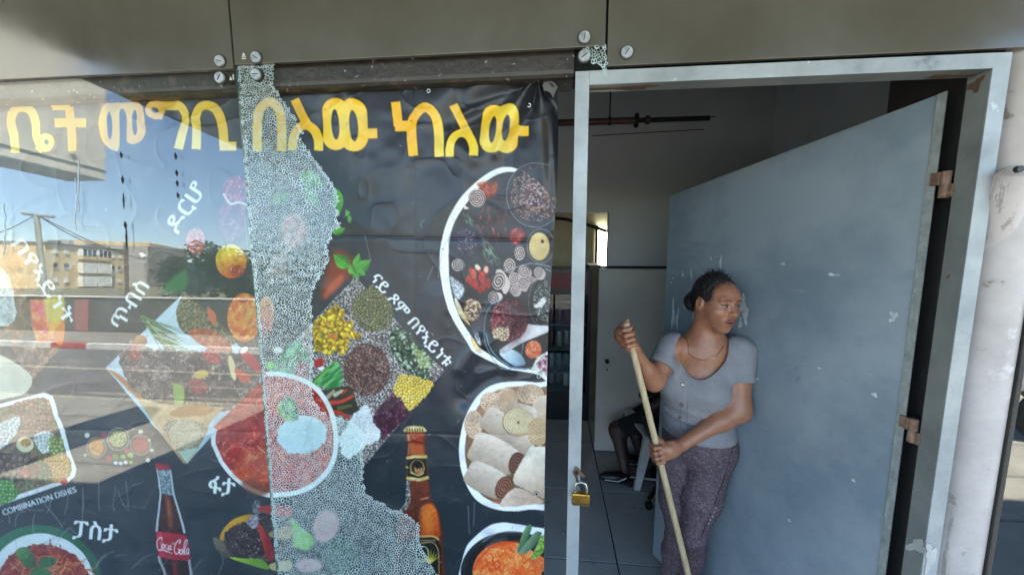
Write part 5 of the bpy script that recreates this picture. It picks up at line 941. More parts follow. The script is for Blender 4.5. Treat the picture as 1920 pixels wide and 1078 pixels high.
# ================================================================== across the street (mirrored in the panes)
m_cream = mat('cream_render', (226, 204, 160), (206, 180, 134), .9, scale=.35, bump=.1, wear=[((176, 152, 118), .5, .6), ((150, 130, 104), 1.4, .68)]); m_grey = mat('grey_render', (176, 172, 164), (158, 154, 146), .9, scale=.3); m_green = mat('green_render', (150, 166, 120), (136, 150, 108), .9, scale=.3); m_win = mat('dark_window', (52, 54, 62), (36, 38, 44), .2); m_shut = mat('white_shutter', (236, 236, 228), (214, 212, 204), .7, scale=1); m_wframe = mat('window_frame', (226, 226, 220), rough=.6); m_roofg = mat('roof_slab', (120, 112, 100), (96, 92, 84), .9)
def wallbox(parent, A, B, z0, z1, depth, m, name='wall'):
    A = np.array(A[:2]); B = np.array(B[:2]); d = (B-A)/np.hypot(*(B-A)); n = np.array((d[1], -d[0])); n = n if n@A > 0 else -n
    q = [A, B, B+n*depth, A+n*depth]; return MB().hexa([(*p, z0) for p in q], [(*p, z1) for p in q]).build(name, m, parent), d, -n
def facade_box(parent, A, d, n, s0, s1, z0, z1, out, inn, m, name):
    A = np.array(A[:2]); q = [A+d*s0+n*out, A+d*s1+n*out, A+d*s1-n*inn, A+d*s0-n*inn]; return MB().hexa([(*p, z0) for p in q], [(*p, z1) for p in q]).build(name, m, parent)
def block_a():
    A = MY(84, 457, -58); B = MY(236, 490, -74); zt_ = A[2]; zr = B[2]
    r = empty('apartment_block', (A[0], A[1], 0), label='cream apartment block across the street with enclosed balconies', cat='building')
    w, d, n = wallbox(r, A, B, -.5, zt_, 12, m_cream); L = float(np.hypot(*(B-A)[:2])); facade_box(r, A, d, n, -.2, L+.2, zt_, zt_+.35, .25, 12, m_roofg, 'roof')
    st = zt_/3.0
    for k in range(3):
        z = zt_-st*(k+1)
        for s in (.36, .56):
            b = facade_box(r, A, d, n, L*s, L*(s+.17), z+.3, z+.95, .9, 0, m_shut if k else m_cream, 'balcony'); facade_box(r, A, d, n, L*s, L*(s+.17), z+.95, z+2.3, .8, 0, m_win if k == 0 else m_shut, 'balcony_glazing')
            for c in (0, .33, .66, 1): facade_box(r, A, d, n, L*(s+.17*c)-.06, L*(s+.17*c)+.06, z+.95, z+2.3, .86, 0, m_wframe, 'mullion')
        for s in (.78, .88, .2, .08):
            f = facade_box(r, A, d, n, L*s, L*(s+.05), z+1.2, z+2.0, .04, .1, m_win if (k+int(s*100)) % 2 else m_shut, 'window'); facade_box(r, A, d, n, L*s-.1, L*(s+.05)+.1, z+1.1, z+1.2, .15, 0, m_wframe, 'sill')
    for k in range(7): s = (k+.5)/7; facade_box(r, A, d, n, L*s, L*s+.9, zt_+.35, zt_+.7+.3*(k % 3), -1.5, 3, [m_shut, m_roofg, m_grey][k % 3], 'roof_tank')
block_a()
def block_b():
    A = MY(277, 462, -84); B = MY(352, 486, -104); r = empty('grey_apartment_block', (A[0], A[1], 0), label='grey apartment block with pale parapet beyond the cream block', cat='building'); zt_ = A[2]
    w, d, n = wallbox(r, A, B, -.5, zt_, 14, m_grey); L = float(np.hypot(*(B-A)[:2])); facade_box(r, A, d, n, 0, L, zt_, zt_+.9, .3, 14, m_cream, 'parapet'); facade_box(r, A, d, n, 0, L, -.4, zt_*.28, .05, 0, m_green, 'green_band'); C0 = MY(232, 466, -92)
    MB().hexa([(*q, -.5) for q in ((C0[0], C0[1]), (A[0], A[1]), (A[0], A[1]-10), (C0[0], C0[1]-10))], [(*q, zt_) for q in ((C0[0], C0[1]), (A[0], A[1]), (A[0], A[1]-10), (C0[0], C0[1]-10))]).build('side_wall', m_roofg, r)
    for k in range(3):
        for s in (.12, .34, .56, .78): facade_box(r, A, d, n, L*s, L*(s+.13), zt_-2.6-3*k, zt_-1.5-3*k, .05, .1, m_win if (k+int(s*50)) % 3 else m_shut, 'window')
block_b()
m_gw = mat('boundary_wall', (96, 94, 84), (74, 74, 66), .9, scale=.8, bump=.2, wear=[((120, 116, 104), 1.3, .6)])
x0 = MY(-60, 560, -9.4)[0]; x1 = MY(520, 560, -9.4)[0]+2.2
bw = empty('street_wall', ((x0+x1)/2, -9.45, 0), label='low dark boundary wall along the far pavement', cat='wall'); segs = np.linspace(x0-20, x1+30, 12)
for i, (a, b) in enumerate(zip(segs[:-1], segs[1:])): MB().box((a+.01, -9.6, 0), (b-.01, -9.4, 1.06), .01).build('wall_panel', m_gw, bw); MB().box((a, -9.63, 1.06), (b-.02, -9.37, 1.10)).build('coping', m_conc, bw)
MB().box((MY(140, 600, -9.38)[0], -9.39, .02), (MY(165, 600, -9.38)[0], -9.37, 1.0)).build('gate', mat('pink_gate', (170, 110, 100), (140, 90, 84), .6), bw)
# poles, lamp, wires
m_pole = mat('weathered_pole', (150, 152, 140), (126, 126, 116), .8); 
pt, pb = MY(68, 402, -20), MY(86, 570, -20); up_ = empty('utility_pole', (pb[0], pb[1], 0), label='grey utility pole with crossarm and wires across the street', cat='utility pole')
MB().tube([(pb[0], pb[1], 0), (pt[0], pt[1], pt[2])], [.17, .13], 10).build('pole', m_pole, up_, True); a, b = MY(42, 400, -20), MY(100, 407, -20); MB().tube([a, b], .1, 8).build('crossarm', m_pole, up_)
for e, z in (((-60, 440), 0), ((236, 470), 0), ((330, 500), 0)):
    q = MY(*e, -24); m_ = [np.array(pt)*(1-t)+q*t-np.array((0, 0, .5*math.sin(math.pi*t))) for t in np.linspace(0, 1, 9)]; MB().tube(m_, .03, 5).build('wire', m_dark, up_)
pt2, pb2 = MY(236, 455, -24), MY(238, 570, -24); MB().tube([(pb2[0], pb2[1], 0), pt2], .12, 10).build('wooden_pole', mat('brown_pole', (110, 92, 74), (90, 74, 60), .9), None, True, label='thin brown wooden pole in front of the cream block', cat='pole')
pt3, pb3 = MY(272, 484, -22), MY(277, 570, -22); sl2 = empty('street_lamp', (pb3[0], pb3[1], 0), label='street lamp with pale head beside the trees', cat='street lamp'); MB().tube([(pb3[0], pb3[1], 0), pt3], .07, 8).build('post', m_pole, sl2, True); h1, h2 = MY(263, 476, -22), MY(272, 484, -22); MB().tube([h1, h2], [.12, .2], 8).build('lamp_head', m_shut, sl2)
# trees
m_leaf = mat('foliage', (62, 84, 40), (90, 110, 54), .7, scale=1.5); m_leaf2 = mat('foliage_dark', (50, 64, 36), (74, 86, 48), .7, scale=1.5); m_bark = mat('bark', (96, 82, 66), (70, 60, 50), .9)
def tree(px0, px1, pyt, pyb, y, seed, lab, ml):
    R = random.Random(seed); a, b = MY(px0, pyb, y), MY(px1, pyb, y); t = MY((px0+px1)/2, pyt, y); cx = (a[0]+b[0])/2; rx = abs(b[0]-a[0])/2; top = t[2]; base = max(.5, a[2]-.6); r = empty('broad_tree', (cx, y, 0), label=lab, cat='tree', group='trees across the street')
    tr = MB().tube([(cx, y, 0), (cx+.1, y, base+.2), (cx-.1, y, top*.75)], [.28, .2, .08], 8); cl = []
    for k in range(34):
        th = R.uniform(0, 6.28); rr = rx*math.sqrt(R.random())*.85; z = base+(top-base)*(.12+.78*R.random()*(1-(rr/rx)**2*.6)); c = (cx+rr*math.cos(th), y+rr*math.sin(th)*.8, z); cl.append(c)
        if k < 9: tr.tube([(cx, y, base+.3), (c[0]*.5+cx*.5, c[1]*.5+y*.5, z*.6+base*.4), c], [.09, .05, .02], 5)
    tr.build('trunk', m_bark, r); V = []; Fs = []
    for c in cl:
        cr = rx*R.uniform(.22, .36)
        for q in range(420):
            d = Vector((R.gauss(0, 1), R.gauss(0, 1), R.gauss(0, .8))).normalized()*cr*R.random()**.4; o = Vector(c)+d; u = Vector((R.gauss(0, 1), R.gauss(0, 1), R.gauss(0, 1))).normalized(); w = u.orthogonal().normalized(); s = R.uniform(.10, .24); n = len(V)
            V += [o-u*s, o+w*s*.5, o+u*s, o-w*s*.5]; Fs.append((n, n+1, n+2, n+3))
    mk('crown', V, Fs, ml, r)
tree(325, 470, 455, 575, -30, 4, 'wide green tree beside the street lamp across the road', m_leaf); tree(430, 560, 480, 590, -26, 9, 'darker tree mirrored behind the shattered glass', m_leaf2); tree(560, 760, 500, 600, -30, 12, 'far tree right of the darker one across the road', m_leaf2)
# parked scooter, of which the side window mirrors a wheel
m_rub = mat('rubber', (34, 34, 34), (26, 26, 26), .8); m_sbody = mat('scooter_body', (60, 62, 66), (48, 50, 54), .35)
def mirror_flat(px, py, z):
    d = ray(px, py); p = CAM+d*((0-CAM[1])/d[1]); d = d*np.array((1, -1, 1)); return p+d*((z-p[2])/d[2])
wc = mirror_flat(1905, 822, 0.02); wx, wy = wc[0]+.20, wc[1]
sc = empty('parked_scooter', (wx+.6, wy, 0), label='dark parked motor scooter out on the pavement', cat='scooter')
for x in (wx, wx+1.2):
    wl = MB().lathe([(.15, -.045), (.20, -.05), (.225, -.03), (.23, 0), (.225, .03), (.20, .05), (.15, .045)], (x, wy, .23), 'y', 28).build('wheel', m_rub, sc, True); MB().lathe([(.145, -.03), (.05, -.04), (.05, .04), (.145, .03)], (x, wy, .23), 'y', 20).build('rim', m_disc, wl, True)
MB().tube([(wx-.2, wy, .42), (wx, wy, .49), (wx+.2, wy, .42)], [.03, .06, .03], 8).build('mudguard', m_sbody, sc, True); MB().tube([(wx, wy, .25), (wx+.12, wy, .6), (wx+.25, wy, 1.0)], .03, 8).build('fork', m_disce, sc); MB().tube([(wx+.25, wy-.3, 1.02), (wx+.22, wy, 1.0), (wx+.25, wy+.3, 1.02)], .015, 8).build('handlebar', m_disce, sc); MB().hexa([(wx+.2, wy-.14, .25), (wx+1.0, wy-.14, .22), (wx+1.0, wy+.14, .22), (wx+.2, wy+.14, .25)], [(wx+.26, wy-.16, .34), (wx+.6, wy-.16, .33), (wx+.6, wy+.16, .33), (wx+.26, wy+.16, .34)]).build('footboard', m_sbody, sc); MB().box((wx+.6, wy-.16, .3), (wx+1.45, wy+.16, .68), .06).build('body', m_sbody, sc); MB().box((wx+.6, wy-.15, .69), (wx+1.4, wy+.15, .78), .03).build('saddle', m_rub, sc); MB().hexa([(wx+.16, wy-.18, .3), (wx+.24, wy-.18, .3), (wx+.24, wy+.18, .3), (wx+.16, wy+.18, .3)], [(wx+.24, wy-.14, .95), (wx+.32, wy-.14, .95), (wx+.32, wy+.14, .95), (wx+.24, wy+.14, .95)]).build('leg_shield', m_sbody, sc)
# ================================================================== figures: implicit surfaces meshed with surface nets
def surf(f, lo, hi, h):
    lo = np.array(lo, np.float32); n = np.ceil((np.array(hi)-lo)/h).astype(int)+1
    ax = [lo[k]+h*np.arange(n[k], dtype=np.float32) for k in range(3)]
    # narrow band: a coarse pass finds where the surface runs, only there is the field sampled finely
    k = 4; nc = (n-1)//k+2; cax = [lo[q]+h*k*np.arange(nc[q], dtype=np.float32) for q in range(3)]
    Xc = np.stack(np.meshgrid(*cax, indexing='ij'), -1).reshape(-1, 3); Vc = f(Xc).reshape(nc)
    up_i = [np.clip((np.arange(n[q])+k//2)//k, 0, nc[q]-1) for q in range(3)]
    V = Vc[np.ix_(*up_i)].astype(np.float32); band = np.abs(V) < h*k*1.75
    I_ = np.nonzero(band); X = np.stack([ax[q][I_[q]] for q in range(3)], 1); W_ = np.empty(len(X), np.float32)
    for q in range(0, len(X), 300000): W_[q:q+300000] = f(X[q:q+300000])
    V[I_] = W_
    V = V.reshape(n); s = V < 0
    c = [s[a:n[0]-1+a, b:n[1]-1+b, d:n[2]-1+d] for a in (0, 1) for b in (0, 1) for d in (0, 1)]
    cnt = sum(q.astype(np.int8) for q in c); act = (cnt > 0) & (cnt < 8); idx = -np.ones(act.shape, np.int64); idx[act] = np.arange(act.sum())
    I, J, K = np.nonzero(act); acc = np.zeros((len(I), 3), np.float32); num = np.zeros(len(I), np.float32)
    corner = [(a, b, d) for a in (0, 1) for b in (0, 1) for d in (0, 1)]
    for p in range(8):
        for q in range(p+1, 8):
            A, B = corner[p], corner[q]
            if sum(abs(A[k]-B[k]) for k in range(3)) != 1: continue
            va = V[I+A[0], J+A[1], K+A[2]]; vb = V[I+B[0], J+B[1], K+B[2]]; m = (va < 0) != (vb < 0); t = np.where(m, va/np.where(m, va-vb, 1), 0)
            for k in range(3): acc[:, k] += np.where(m, A[k]+t*(B[k]-A[k]), 0)
            num += m
    P_ = acc/num[:, None]+np.stack([I, J, K], 1); P_ = P_*h+lo; F_ = []
    for a in range(3):
        b, c_ = (a+1) % 3, (a+2) % 3
        sl0 = [slice(None)]*3; sl1 = [slice(None)]*3; sl0[a] = slice(0, n[a]-1); sl1[a] = slice(1, n[a])
        ed = s[tuple(sl0)] != s[tuple(sl1)]; E = np.argwhere(ed); E = E[(E[:, b] > 0) & (E[:, c_] > 0) & (E[:, b] < n[b]-1) & (E[:, c_] < n[c_]-1)]
        if not len(E): continue
        flip = s[tuple(E.T)]; db = np.zeros(3, int); db[b] = 1; dc = np.zeros(3, int); dc[c_] = 1
        q = np.stack([idx[tuple((E-db-dc).T)], idx[tuple((E-dc).T)], idx[tuple(E.T)], idx[tuple((E-db).T)]], 1); q[~flip] = q[~flip][:, ::-1]; F_.append(q)
    F_ = np.concatenate(F_); F_ = F_[(F_ >= 0).all(1)]
    return P_, F_
def cone(p, a, b, r1, r2):
    a = np.asarray(a, np.float32); b = np.asarray(b, np.float32); v = b-a; t = np.clip(((p-a)@v)/(v@v), 0, 1); return np.sqrt((((p-a)-t[:, None]*v)**2).sum(1))-(r1+(r2-r1)*t)
def elli(p, c, r, R=None):
    q = p-np.asarray(c, np.float32)
    if R is not None: q = q@R
    r = np.asarray(r, np.float32); k0 = np.sqrt(((q/r)**2).sum(1))+1e-9; k1 = np.sqrt(((q/r**2)**2).sum(1))+1e-9; return k0*(k0-1)/k1
def smin(a, b, k): h = np.maximum(k-np.abs(a-b), 0)/k; return np.minimum(a, b)-h*h*k*.25
def smax(a, b, k): return -smin(-a, -b, k)
def frame(fwd, upv=(0, 0, 1)):
    """columns: side (figure's left), forward, up"""
    f = np.array(fwd, float); f /= np.linalg.norm(f); s = np.cross(np.array(upv, float), f); s /= np.linalg.norm(s); u = np.cross(f, s); return np.stack([s, f, u], 1).astype(np.float32)
def skinmat(name, c, rough=.35):
    m = bpy.data.materials.new(name); m.use_nodes = True; n = m.node_tree.nodes; L = m.node_tree.links; b = n['Principled BSDF']; b.inputs['Roughness'].default_value = rough; b.inputs['Subsurface Weight'].default_value = .04; b.inputs['Subsurface Radius'].default_value = (.008, .004, .002); b.inputs['Subsurface Scale'].default_value = .4
    a = n.new('ShaderNodeAttribute'); a.attribute_name = 'tone'; tc = n.new('ShaderNodeTexCoord'); nz = n.new('ShaderNodeTexNoise'); nz.inputs['Scale'].default_value = 45; nz.inputs['Detail'].default_value = 5; L.new(tc.outputs['Object'], nz.inputs[0]); mr = n.new('ShaderNodeMapRange'); mr.inputs[3].default_value = .72; mr.inputs[4].default_value = 1.28; L.new(nz.outputs[0], mr.inputs[0])
    mx = n.new('ShaderNodeMix'); mx.data_type = 'RGBA'; mx.blend_type = 'MULTIPLY'; mx.inputs[0].default_value = 1; L.new(a.outputs['Color'], mx.inputs[6]); L.new(mr.outputs[0], mx.inputs[7]); L.new(mx.outputs[2], b.inputs['Base Color'])
    bn = n.new('ShaderNodeTexNoise'); bn.inputs['Scale'].default_value = 260; L.new(tc.outputs['Object'], bn.inputs[0]); bp = n.new('ShaderNodeBump'); bp.inputs['Strength'].default_value = .22; bp.inputs['Distance'].default_value = .003; L.new(bn.outputs[0], bp.inputs['Height']); L.new(bp.outputs[0], b.inputs['Normal']); return m
def fmesh(name, parts, mt, parent=None, tone=None, **k):
    V = np.concatenate([p for p, _ in parts]); n = 0; Fs = []
    for p, f in parts: Fs.append(f+n); n += len(p)
    Fs = np.concatenate(Fs); me = bpy.data.meshes.new(name); me.vertices.add(len(V)); me.vertices.foreach_set('co', V.reshape(-1).astype(np.float32)); me.loops.add(len(Fs)*4); me.loops.foreach_set('vertex_index', Fs.reshape(-1).astype(np.int32)); me.polygons.add(len(Fs)); me.polygons.foreach_set('loop_start', np.arange(0, len(Fs)*4, 4, dtype=np.int32)); me.polygons.foreach_set('use_smooth', np.ones(len(Fs), bool)); me.update(calc_edges=True); me.validate()
    if tone is not None:
        c = tone(V.astype(np.float32)); at = me.color_attributes.new('tone', 'FLOAT_COLOR', 'POINT'); at.data.foreach_set('color', np.concatenate([c, np.ones((len(c), 1))], 1).reshape(-1).astype(np.float32))
    me.materials.append(mt); o = bpy.data.objects.new(name, me); link(o, parent); return tag(o, **k)
def woman():
    W = lambda px, py, y: P(px, py, y).astype(np.float32)
    # ---- joints
    Hc = W(1341, 569, .52); HF = frame((math.sin(math.radians(22)), -math.cos(math.radians(22)), -.03), (.08, 0, 1)); S = np.array((.845, .86, .87), np.float32); Sm = .85
    neck = W(1322, 640, .565); TF_ = frame((-math.sin(math.radians(30)), -math.cos(math.radians(30)), -.06), (0, -.06, 1))
    shR, shL = W(1262, 651, .56), W(1384, 660, .53)          # her right is at the viewer's left
    elR, wrR, hdR = W(1225, 714, .49), W(1188, 652, .425), W(1180, 634, .41)
    elL, wrL, hdL = W(1383, 768, .49), W(1279, 832, .455), W(1246, 844, .43)
    chest, belly, pelv = W(1305, 712, .585), W(1307, 772, .595), W(1310, 826, .60)
    hipA, knA, anA = W(1262, 862, .61), W(1269, 1012, .61), np.array((.57, .72, .10), np.float32)
    hipB, knB, anB = W(1333, 856, .56), W(1296, 1004, .54), np.array((.64, .66, .10), np.float32)
    # ---- the broom stick
    b0, b1 = W(1174, 606, .405), W(1294, 1090, .47); bd = (b1-b0)/np.linalg.norm(b1-b0); bend = b1+bd*(b1[2]-.10)/(-bd[2]); stick_r = .0118
    br_ = empty('broom', tuple(bend), label='wooden-handled broom held by the sweeping woman', cat='broom')
    m_wood = mat('broom_wood', (214, 190, 150), (190, 162, 120), .55, scale=14, stretch=(6, 6, .6), bump=.06, wear=[((130, 106, 76), 30, .68, (3, 3, .4)), ((236, 220, 190), 18, .66)])
    MB().tube([tuple(b0-bd*.002), tuple(b0+bd*.004), tuple(b0*.5+bend*.5), tuple(bend)], [stick_r*.7, stick_r, stick_r, stick_r], 16).build('stick', m_wood, br_, True)
    MB().box(tuple(bend+np.array((-.15, -.03, -.05))), tuple(bend+np.array((.15, .03, .0))), .01).build('broom_head', m_blk, br_); MB().box(tuple(bend+np.array((-.145, -.026, -.10))), tuple(bend+np.array((.145, .026, -.05)))).build('bristles', m_rust2, br_)
    def torso(p):
        d = elli(p, chest+TF_@np.array((0, -.012, .0), np.float32), (.130, .096, .140), TF_)
        d = smin(d, elli(p, belly, (.124, .099, .125), TF_), .08); d = smin(d, elli(p, pelv, (.138, .110, .10), TF_), .08)
        for s in (-1, 1): d = smin(d, elli(p, chest+TF_@np.array((s*.063, .060, -.004), np.float32), (.063, .057, .063), TF_), .035)
        d = smin(d, cone(p, shR, neck+np.array((0, 0, -.035), np.float32), .046, .046), .05); d = smin(d, cone(p, shL, neck+np.array((0, 0, -.035), np.float32), .049, .046), .05)
        return smin(d, cone(p, neck-np.array((0, 0, .07), np.float32), chest, .07, .10), .06)
    # arms, hands
    def arm(p, a, e, w, r=(.043, .036, .031, .0200)):
        m = e*.70+w*.30
        d = smin(cone(p, a, e, r[0], r[1]), cone(p, e, m, r[1]-.002, r[2]-.002), .03); return smin(d, cone(p, m, w, r[2]-.003, r[3]), .03)
    def hand(p, w, axis, grip, out, side, L=.075):
        """palm from wrist w, fingers wrapped round the stick axis; grip = point on the stick, out = palm-back direction, side = sign along the stick of the index finger"""
        ax = axis/np.linalg.norm(axis); o = out-ax*(out@ax); o /= np.linalg.norm(o); t = np.cross(ax, o)
        if (w-grip)@t > 0: t = -t                             # t points from the wrist across the stick
        K = 1.0
        kn = [grip+o*.027+ax*side*q*K for q in (-.030, -.010, .010, .030)]
        pm = grip+o*.021-t*.024
        d = elli(p, pm*.72+w*.28, (.036*K, .032*K, .017), np.stack([ax, t, o], 1).astype(np.float32)); d = smin(d, cone(p, w, pm, .0215, .0165), .025)
        for q in (-1, 1): d = smin(d, cone(p, pm-t*.012+ax*q*.010, grip+o*.024+ax*q*.020-t*.006, .0145, .0105), .014)
        for i, k in enumerate(kn):
            rr = ((.0094, .0098, .0096, .0084)[3-i] if side > 0 else (.0094, .0098, .0096, .0084)[i])*.90
            ln = (.9, 1., .96, .82)[i]; a = k-t*.004; b = k+t*.019*ln-o*.004; c = k+t*.023*ln-o*.028; e = k+t*.002-o*.046
            f = smin(cone(p, a, b, rr*1.04, rr), cone(p, b, c, rr, rr*.95), .004); f = smin(f, cone(p, c, e, rr*.95, rr*.82), .004); d = smin(d, f, .0016)
        ta = pm-t*.008+ax*side*.018; tb = grip-t*.018+ax*side*.036+o*.002; tc = grip-t*.010+ax*side*.050-o*.012
        return smin(d, smin(cone(p, ta, tb, .0125, .0100), cone(p, tb, tc, .0098, .0076), .006), .008)
    gR = b0+bd*.046; tR = np.clip((hdL-b0)@bd, 0, 9); gL = b0+bd*tR
    camv = (CAM-gR).astype(np.float32); camv /= np.linalg.norm(camv)
    sideR = np.cross(bd, camv); sideR /= np.linalg.norm(sideR)
    outR = np.array((-.75, -.25, .0), np.float32); outL = np.array((.10, -1., .25), np.float32)
    fhR = lambda p: hand(p, wrR, bd, gR, outR, -1); fhL = lambda p: hand(p, wrL, bd, gL, outL, -1)
    def head(p):
        q = (p-Hc)@HF/S; x, y, z = q[:, 0], q[:, 1], q[:, 2]; ax = np.abs(x); m = np.stack([ax, y, z], 1)
        d = elli(q, (0, -.012, .030), (.072, .090, .098)); d = smin(d, elli(q, (0, .020, -.042), (.050, .064, .068)), .05); d = smin(d, elli(q, (0, .058, -.094), (.026, .024, .022)), .04)
        d = smin(d, elli(m, (.037, .050, -.026), (.028, .033, .030)), .035); d = smin(d, elli(q, (0, .056, .046), (.054, .034, .034)), .04)
        d = smin(d, elli(m, (.030, .080, .030), (.026, .012, .009)), .018)                         # brow ridge
        d = smax(d, -elli(m, (.032, .104, .008), (.019, .020, .013)), .018)                         # eye sockets
        d = smin(d, elli(m, (.032, .0745, .006), (.0165, .0145, .0125)), .003)                      # eyeball with lids
        d = smin(d, elli(m, (.032, .0775, .0115), (.0175, .0130, .0062)), .003); d = smin(d, elli(m, (.032, .0755, -.0035), (.0155, .0120, .0050)), .004)
        d = smin(d, cone(q, (0, .082, .020), (0, .106, -.024), .008, .0105), .014); d = smin(d, elli(q, (0, .107, -.027), (.0125, .0115, .0100)), .008); d = smin(d, elli(m, (.0135, .096, -.030), (.0090, .0105, .0080)), .007)
        d = smax(d, -elli(m, (.0075, .104, -.0395), (.0042, .006, .0035)), .003)
        d = smin(d, elli(q, (0, .074, -.062), (.030, .020, .022)), .02)                             # muzzle
        d = smin(d, elli(m, (.008, .0915, -.0555), (.0185, .0085, .0062)), .005); d = smin(d, elli(q, (0, .0885, -.0735), (.0205, .0090, .0072)), .005)
        d = smax(d, -elli(q, (0, .098, -.0640), (.0190, .014, .0036)), .003)                        # parted lips
        d = smin(d, elli(m, (.0765, -.012, -.004), (.0085, .019, .031)), .010); d = smax(d, -elli(m, (.084, -.008, -.002), (.006, .010, .017)), .006)
        return d*Sm
    nk0 = Hc+HF@(np.array((0, -.030, -.055), np.float32)*S)
    def fneck(p): return smin(cone(p, nk0, neck+np.array((0, 0, -.015), np.float32), .048, .054), cone(p, neck, (neck*.5+chest*.5), .058, .08), .05)
    fa = lambda p: smin(arm(p, shR, elR, wrR), arm(p, shL, elL, wrL, (.050, .043, .038, .0225)), .01)
    body = lambda p: smin(smin(smin(torso(p)+.004, fa(p), .02), fneck(p), .03), head(p), .022)
    bodyh = lambda p: smin(body(p), smin(fhR(p), fhL(p), .004), .012)
    lim = lambda c, r: (np.array(c)-r, np.array(c)+r)
    parts = []
    # coarse: torso and upper arms; fine bricks: head, forearms with hands
    def skip(p, boxes):
        m = np.zeros(len(p), bool)
        for lo, hi in boxes: m |= ((p > lo) & (p < hi)).all(1)
        return m
    hb = (Hc-np.array((.115, .125, .122)), Hc+np.array((.11, .14, .16))); rb = (np.minimum(wrR, gR)-np.array((.060, .08, .05)), np.maximum(wrR, gR)+np.array((.055, .09, .085))); lb = (np.minimum(wrL, gL)-np.array((.07, .07, .075)), np.maximum(wrL, gL)+np.array((.0, .09, .07)))
    p_, f_ = surf(bodyh, np.minimum(elR, wrR)-np.array((.08, .1, .1)), np.maximum(shL, Hc)+np.array((.12, .24, .17)), .0065) if False else surf(bodyh, (gR[0]-.10, .28, pelv[2]-.05), (elL[0]+.13, .84, Hc[2]+.17), .006)
    cen = p_[f_].mean(1); keep = ~skip(cen, [(l+.004, h-.004) for l, h in (hb, rb, lb)]); parts.append((p_, f_[keep]))
    for (lo, hi), h in ((hb, .0024), (rb, .0020), (lb, .0020)): parts.append(surf(bodyh, lo, hi, h))
    def hairf(p):
        q = (p-Hc)@HF/S; n_ = .0030*(vnoise(q[:, 0]*900+q[:, 1]*300, q[:, 2]*160+q[:, 1]*160, 3., 5)-.5)+.0060*(fbm(q[:, 0]+.6*q[:, 1], q[:, 2]-.4*q[:, 1], .013, 8, 3)-.5)
        d = elli(q, (0, -.018, .036), (.080, .096, .098))
        face = elli(q, (0, .074, -.034), (.067, .070, .094)); face = face+.014*(fbm(q[:, 0], q[:, 2], .016, 3, 3)-.5); d = smax(d, -face, .010); ear = elli(np.stack([np.abs(q[:, 0]), q[:, 1], q[:, 2]], 1), (.078, -.006, -.012), (.02, .026, .034)); d = smax(d, -ear, .01); d = smax(d, -(q[:, 2]+.062-.35*np.minimum(q[:, 1]+.02, 0)*-1), .02)
        b = elli(q, (-.014, -.108, -.010), (.046, .042, .046)); d = smin(d, b, .016)
        return (d+n_)*Sm
    base = np.array(lin((164, 111, 82)))
    def tone(v):
        c = np.tile(base, (len(v), 1)); q = (v-Hc)@HF/S; x, y, z = q[:, 0], q[:, 1], q[:, 2]; ax = np.abs(x)
        hd = (np.abs(v-Hc) < .17).all(1)
        def blend(m, col): 
            mm = (np.clip(m, 0, 1)*hd)[:, None]; c[:] = c*(1-mm)+np.array(lin(col))*mm
        blend(np.clip(1-np.hypot((ax-.042)/.03, (z+.024)/.024), 0, 1)*.45*(y > .02), (186, 118, 84)); blend(np.clip(1-np.hypot(x/.016, (z+.02)/.035), 0, 1)*.4*(y > .05), (184, 122, 92))
        blend(((1.12-np.hypot(x/.0265, (z+.0625)/.0165))*6)*(y > .07), (138, 82, 70)); blend(((1.05-np.hypot(x/.0185, (z+.0635)/.0042))*5)*(y > .068), (36, 16, 14)); blend(((1.0-np.hypot(x/.011, (z+.0615)/.0021))*3)*(y > .064), (214, 204, 190))
        br_ = np.abs(z-(.0300-.0035*((ax-.034)/.020)**2)); blend((.0036-br_)/.0030*.85*((ax > .014) & (ax < .053))*(y > .05), (46, 32, 26))
        # eyes: white, iris, lash line
        ez = (z-.0040); ew = np.abs(ax-.032)/.0150; blend((1-np.hypot(ew, ez/.0044))*6*(y > .06), (148, 128, 116)); ix = x+.004; 
        blend((1-np.hypot((np.abs(x-.000)-.032-np.sign(x)*.003)/.0052, (ez+.0002)/.0046))*6*(y > .06), (26, 16, 12)); blend(((.0028-np.abs(ez-.0046+(ew**2)*.002))/.0010)*(ew < 1.1)*(y > .055), (28, 18, 15)); blend(((.0010-np.abs(ez+.0046-(ew**2)*.0015))/.0010)*.6*(ew < 1.0)*(y > .055), (70, 42, 34))
        blend(np.clip(1-np.hypot((ax-.034)/.022, (z+.008)/.008), 0, 1)*.35*(y > .05), (112, 72, 58))
        fr_ = hash2(np.floor(v[:, 0]*420), np.floor(v[:, 2]*420), 3); blend((fr_ > .93)*.22*(y > .03), (96, 58, 42))
        hh = hairf(v); mm = (np.clip((.0065-hh)/.0065, 0, 1)*.75*hd)[:, None]; c[:] = c*(1-mm)+np.array(lin((34, 26, 24)))*mm
        return c.astype(np.float32)
    wm = empty('person', (float(pelv[0]), float(pelv[1]), 0), label='woman in lilac-grey top and dark leggings sweeping with a broom', cat='person')
    fmesh('body', parts, skinmat('skin', None), wm, tone)
    # ---- top: ribbed short-sleeved, scooped neck, rolled hem
    def shirtf(p):
        d = torso(p)-.006
        eR = shR*.42+elR*.58; eL = shL*.50+elL*.50
        for a, e, r0, r1 in ((shR, eR, .053, .054), (shL, eL, .058, .0600)):
            ax = (e-a)/np.linalg.norm(e-a); s = smax(cone(p, a, e+ax*.05, r0, r1), (p-e)@ax, .006); d = smin(d, s, .03)
        fold = .0052*np.sin(((p-chest)@TF_)[:, 2]*150+8*((p-chest)@TF_)[:, 0])*np.clip(1-np.abs(((p-belly)@TF_)[:, 2]+.0)/.07, 0, 1)
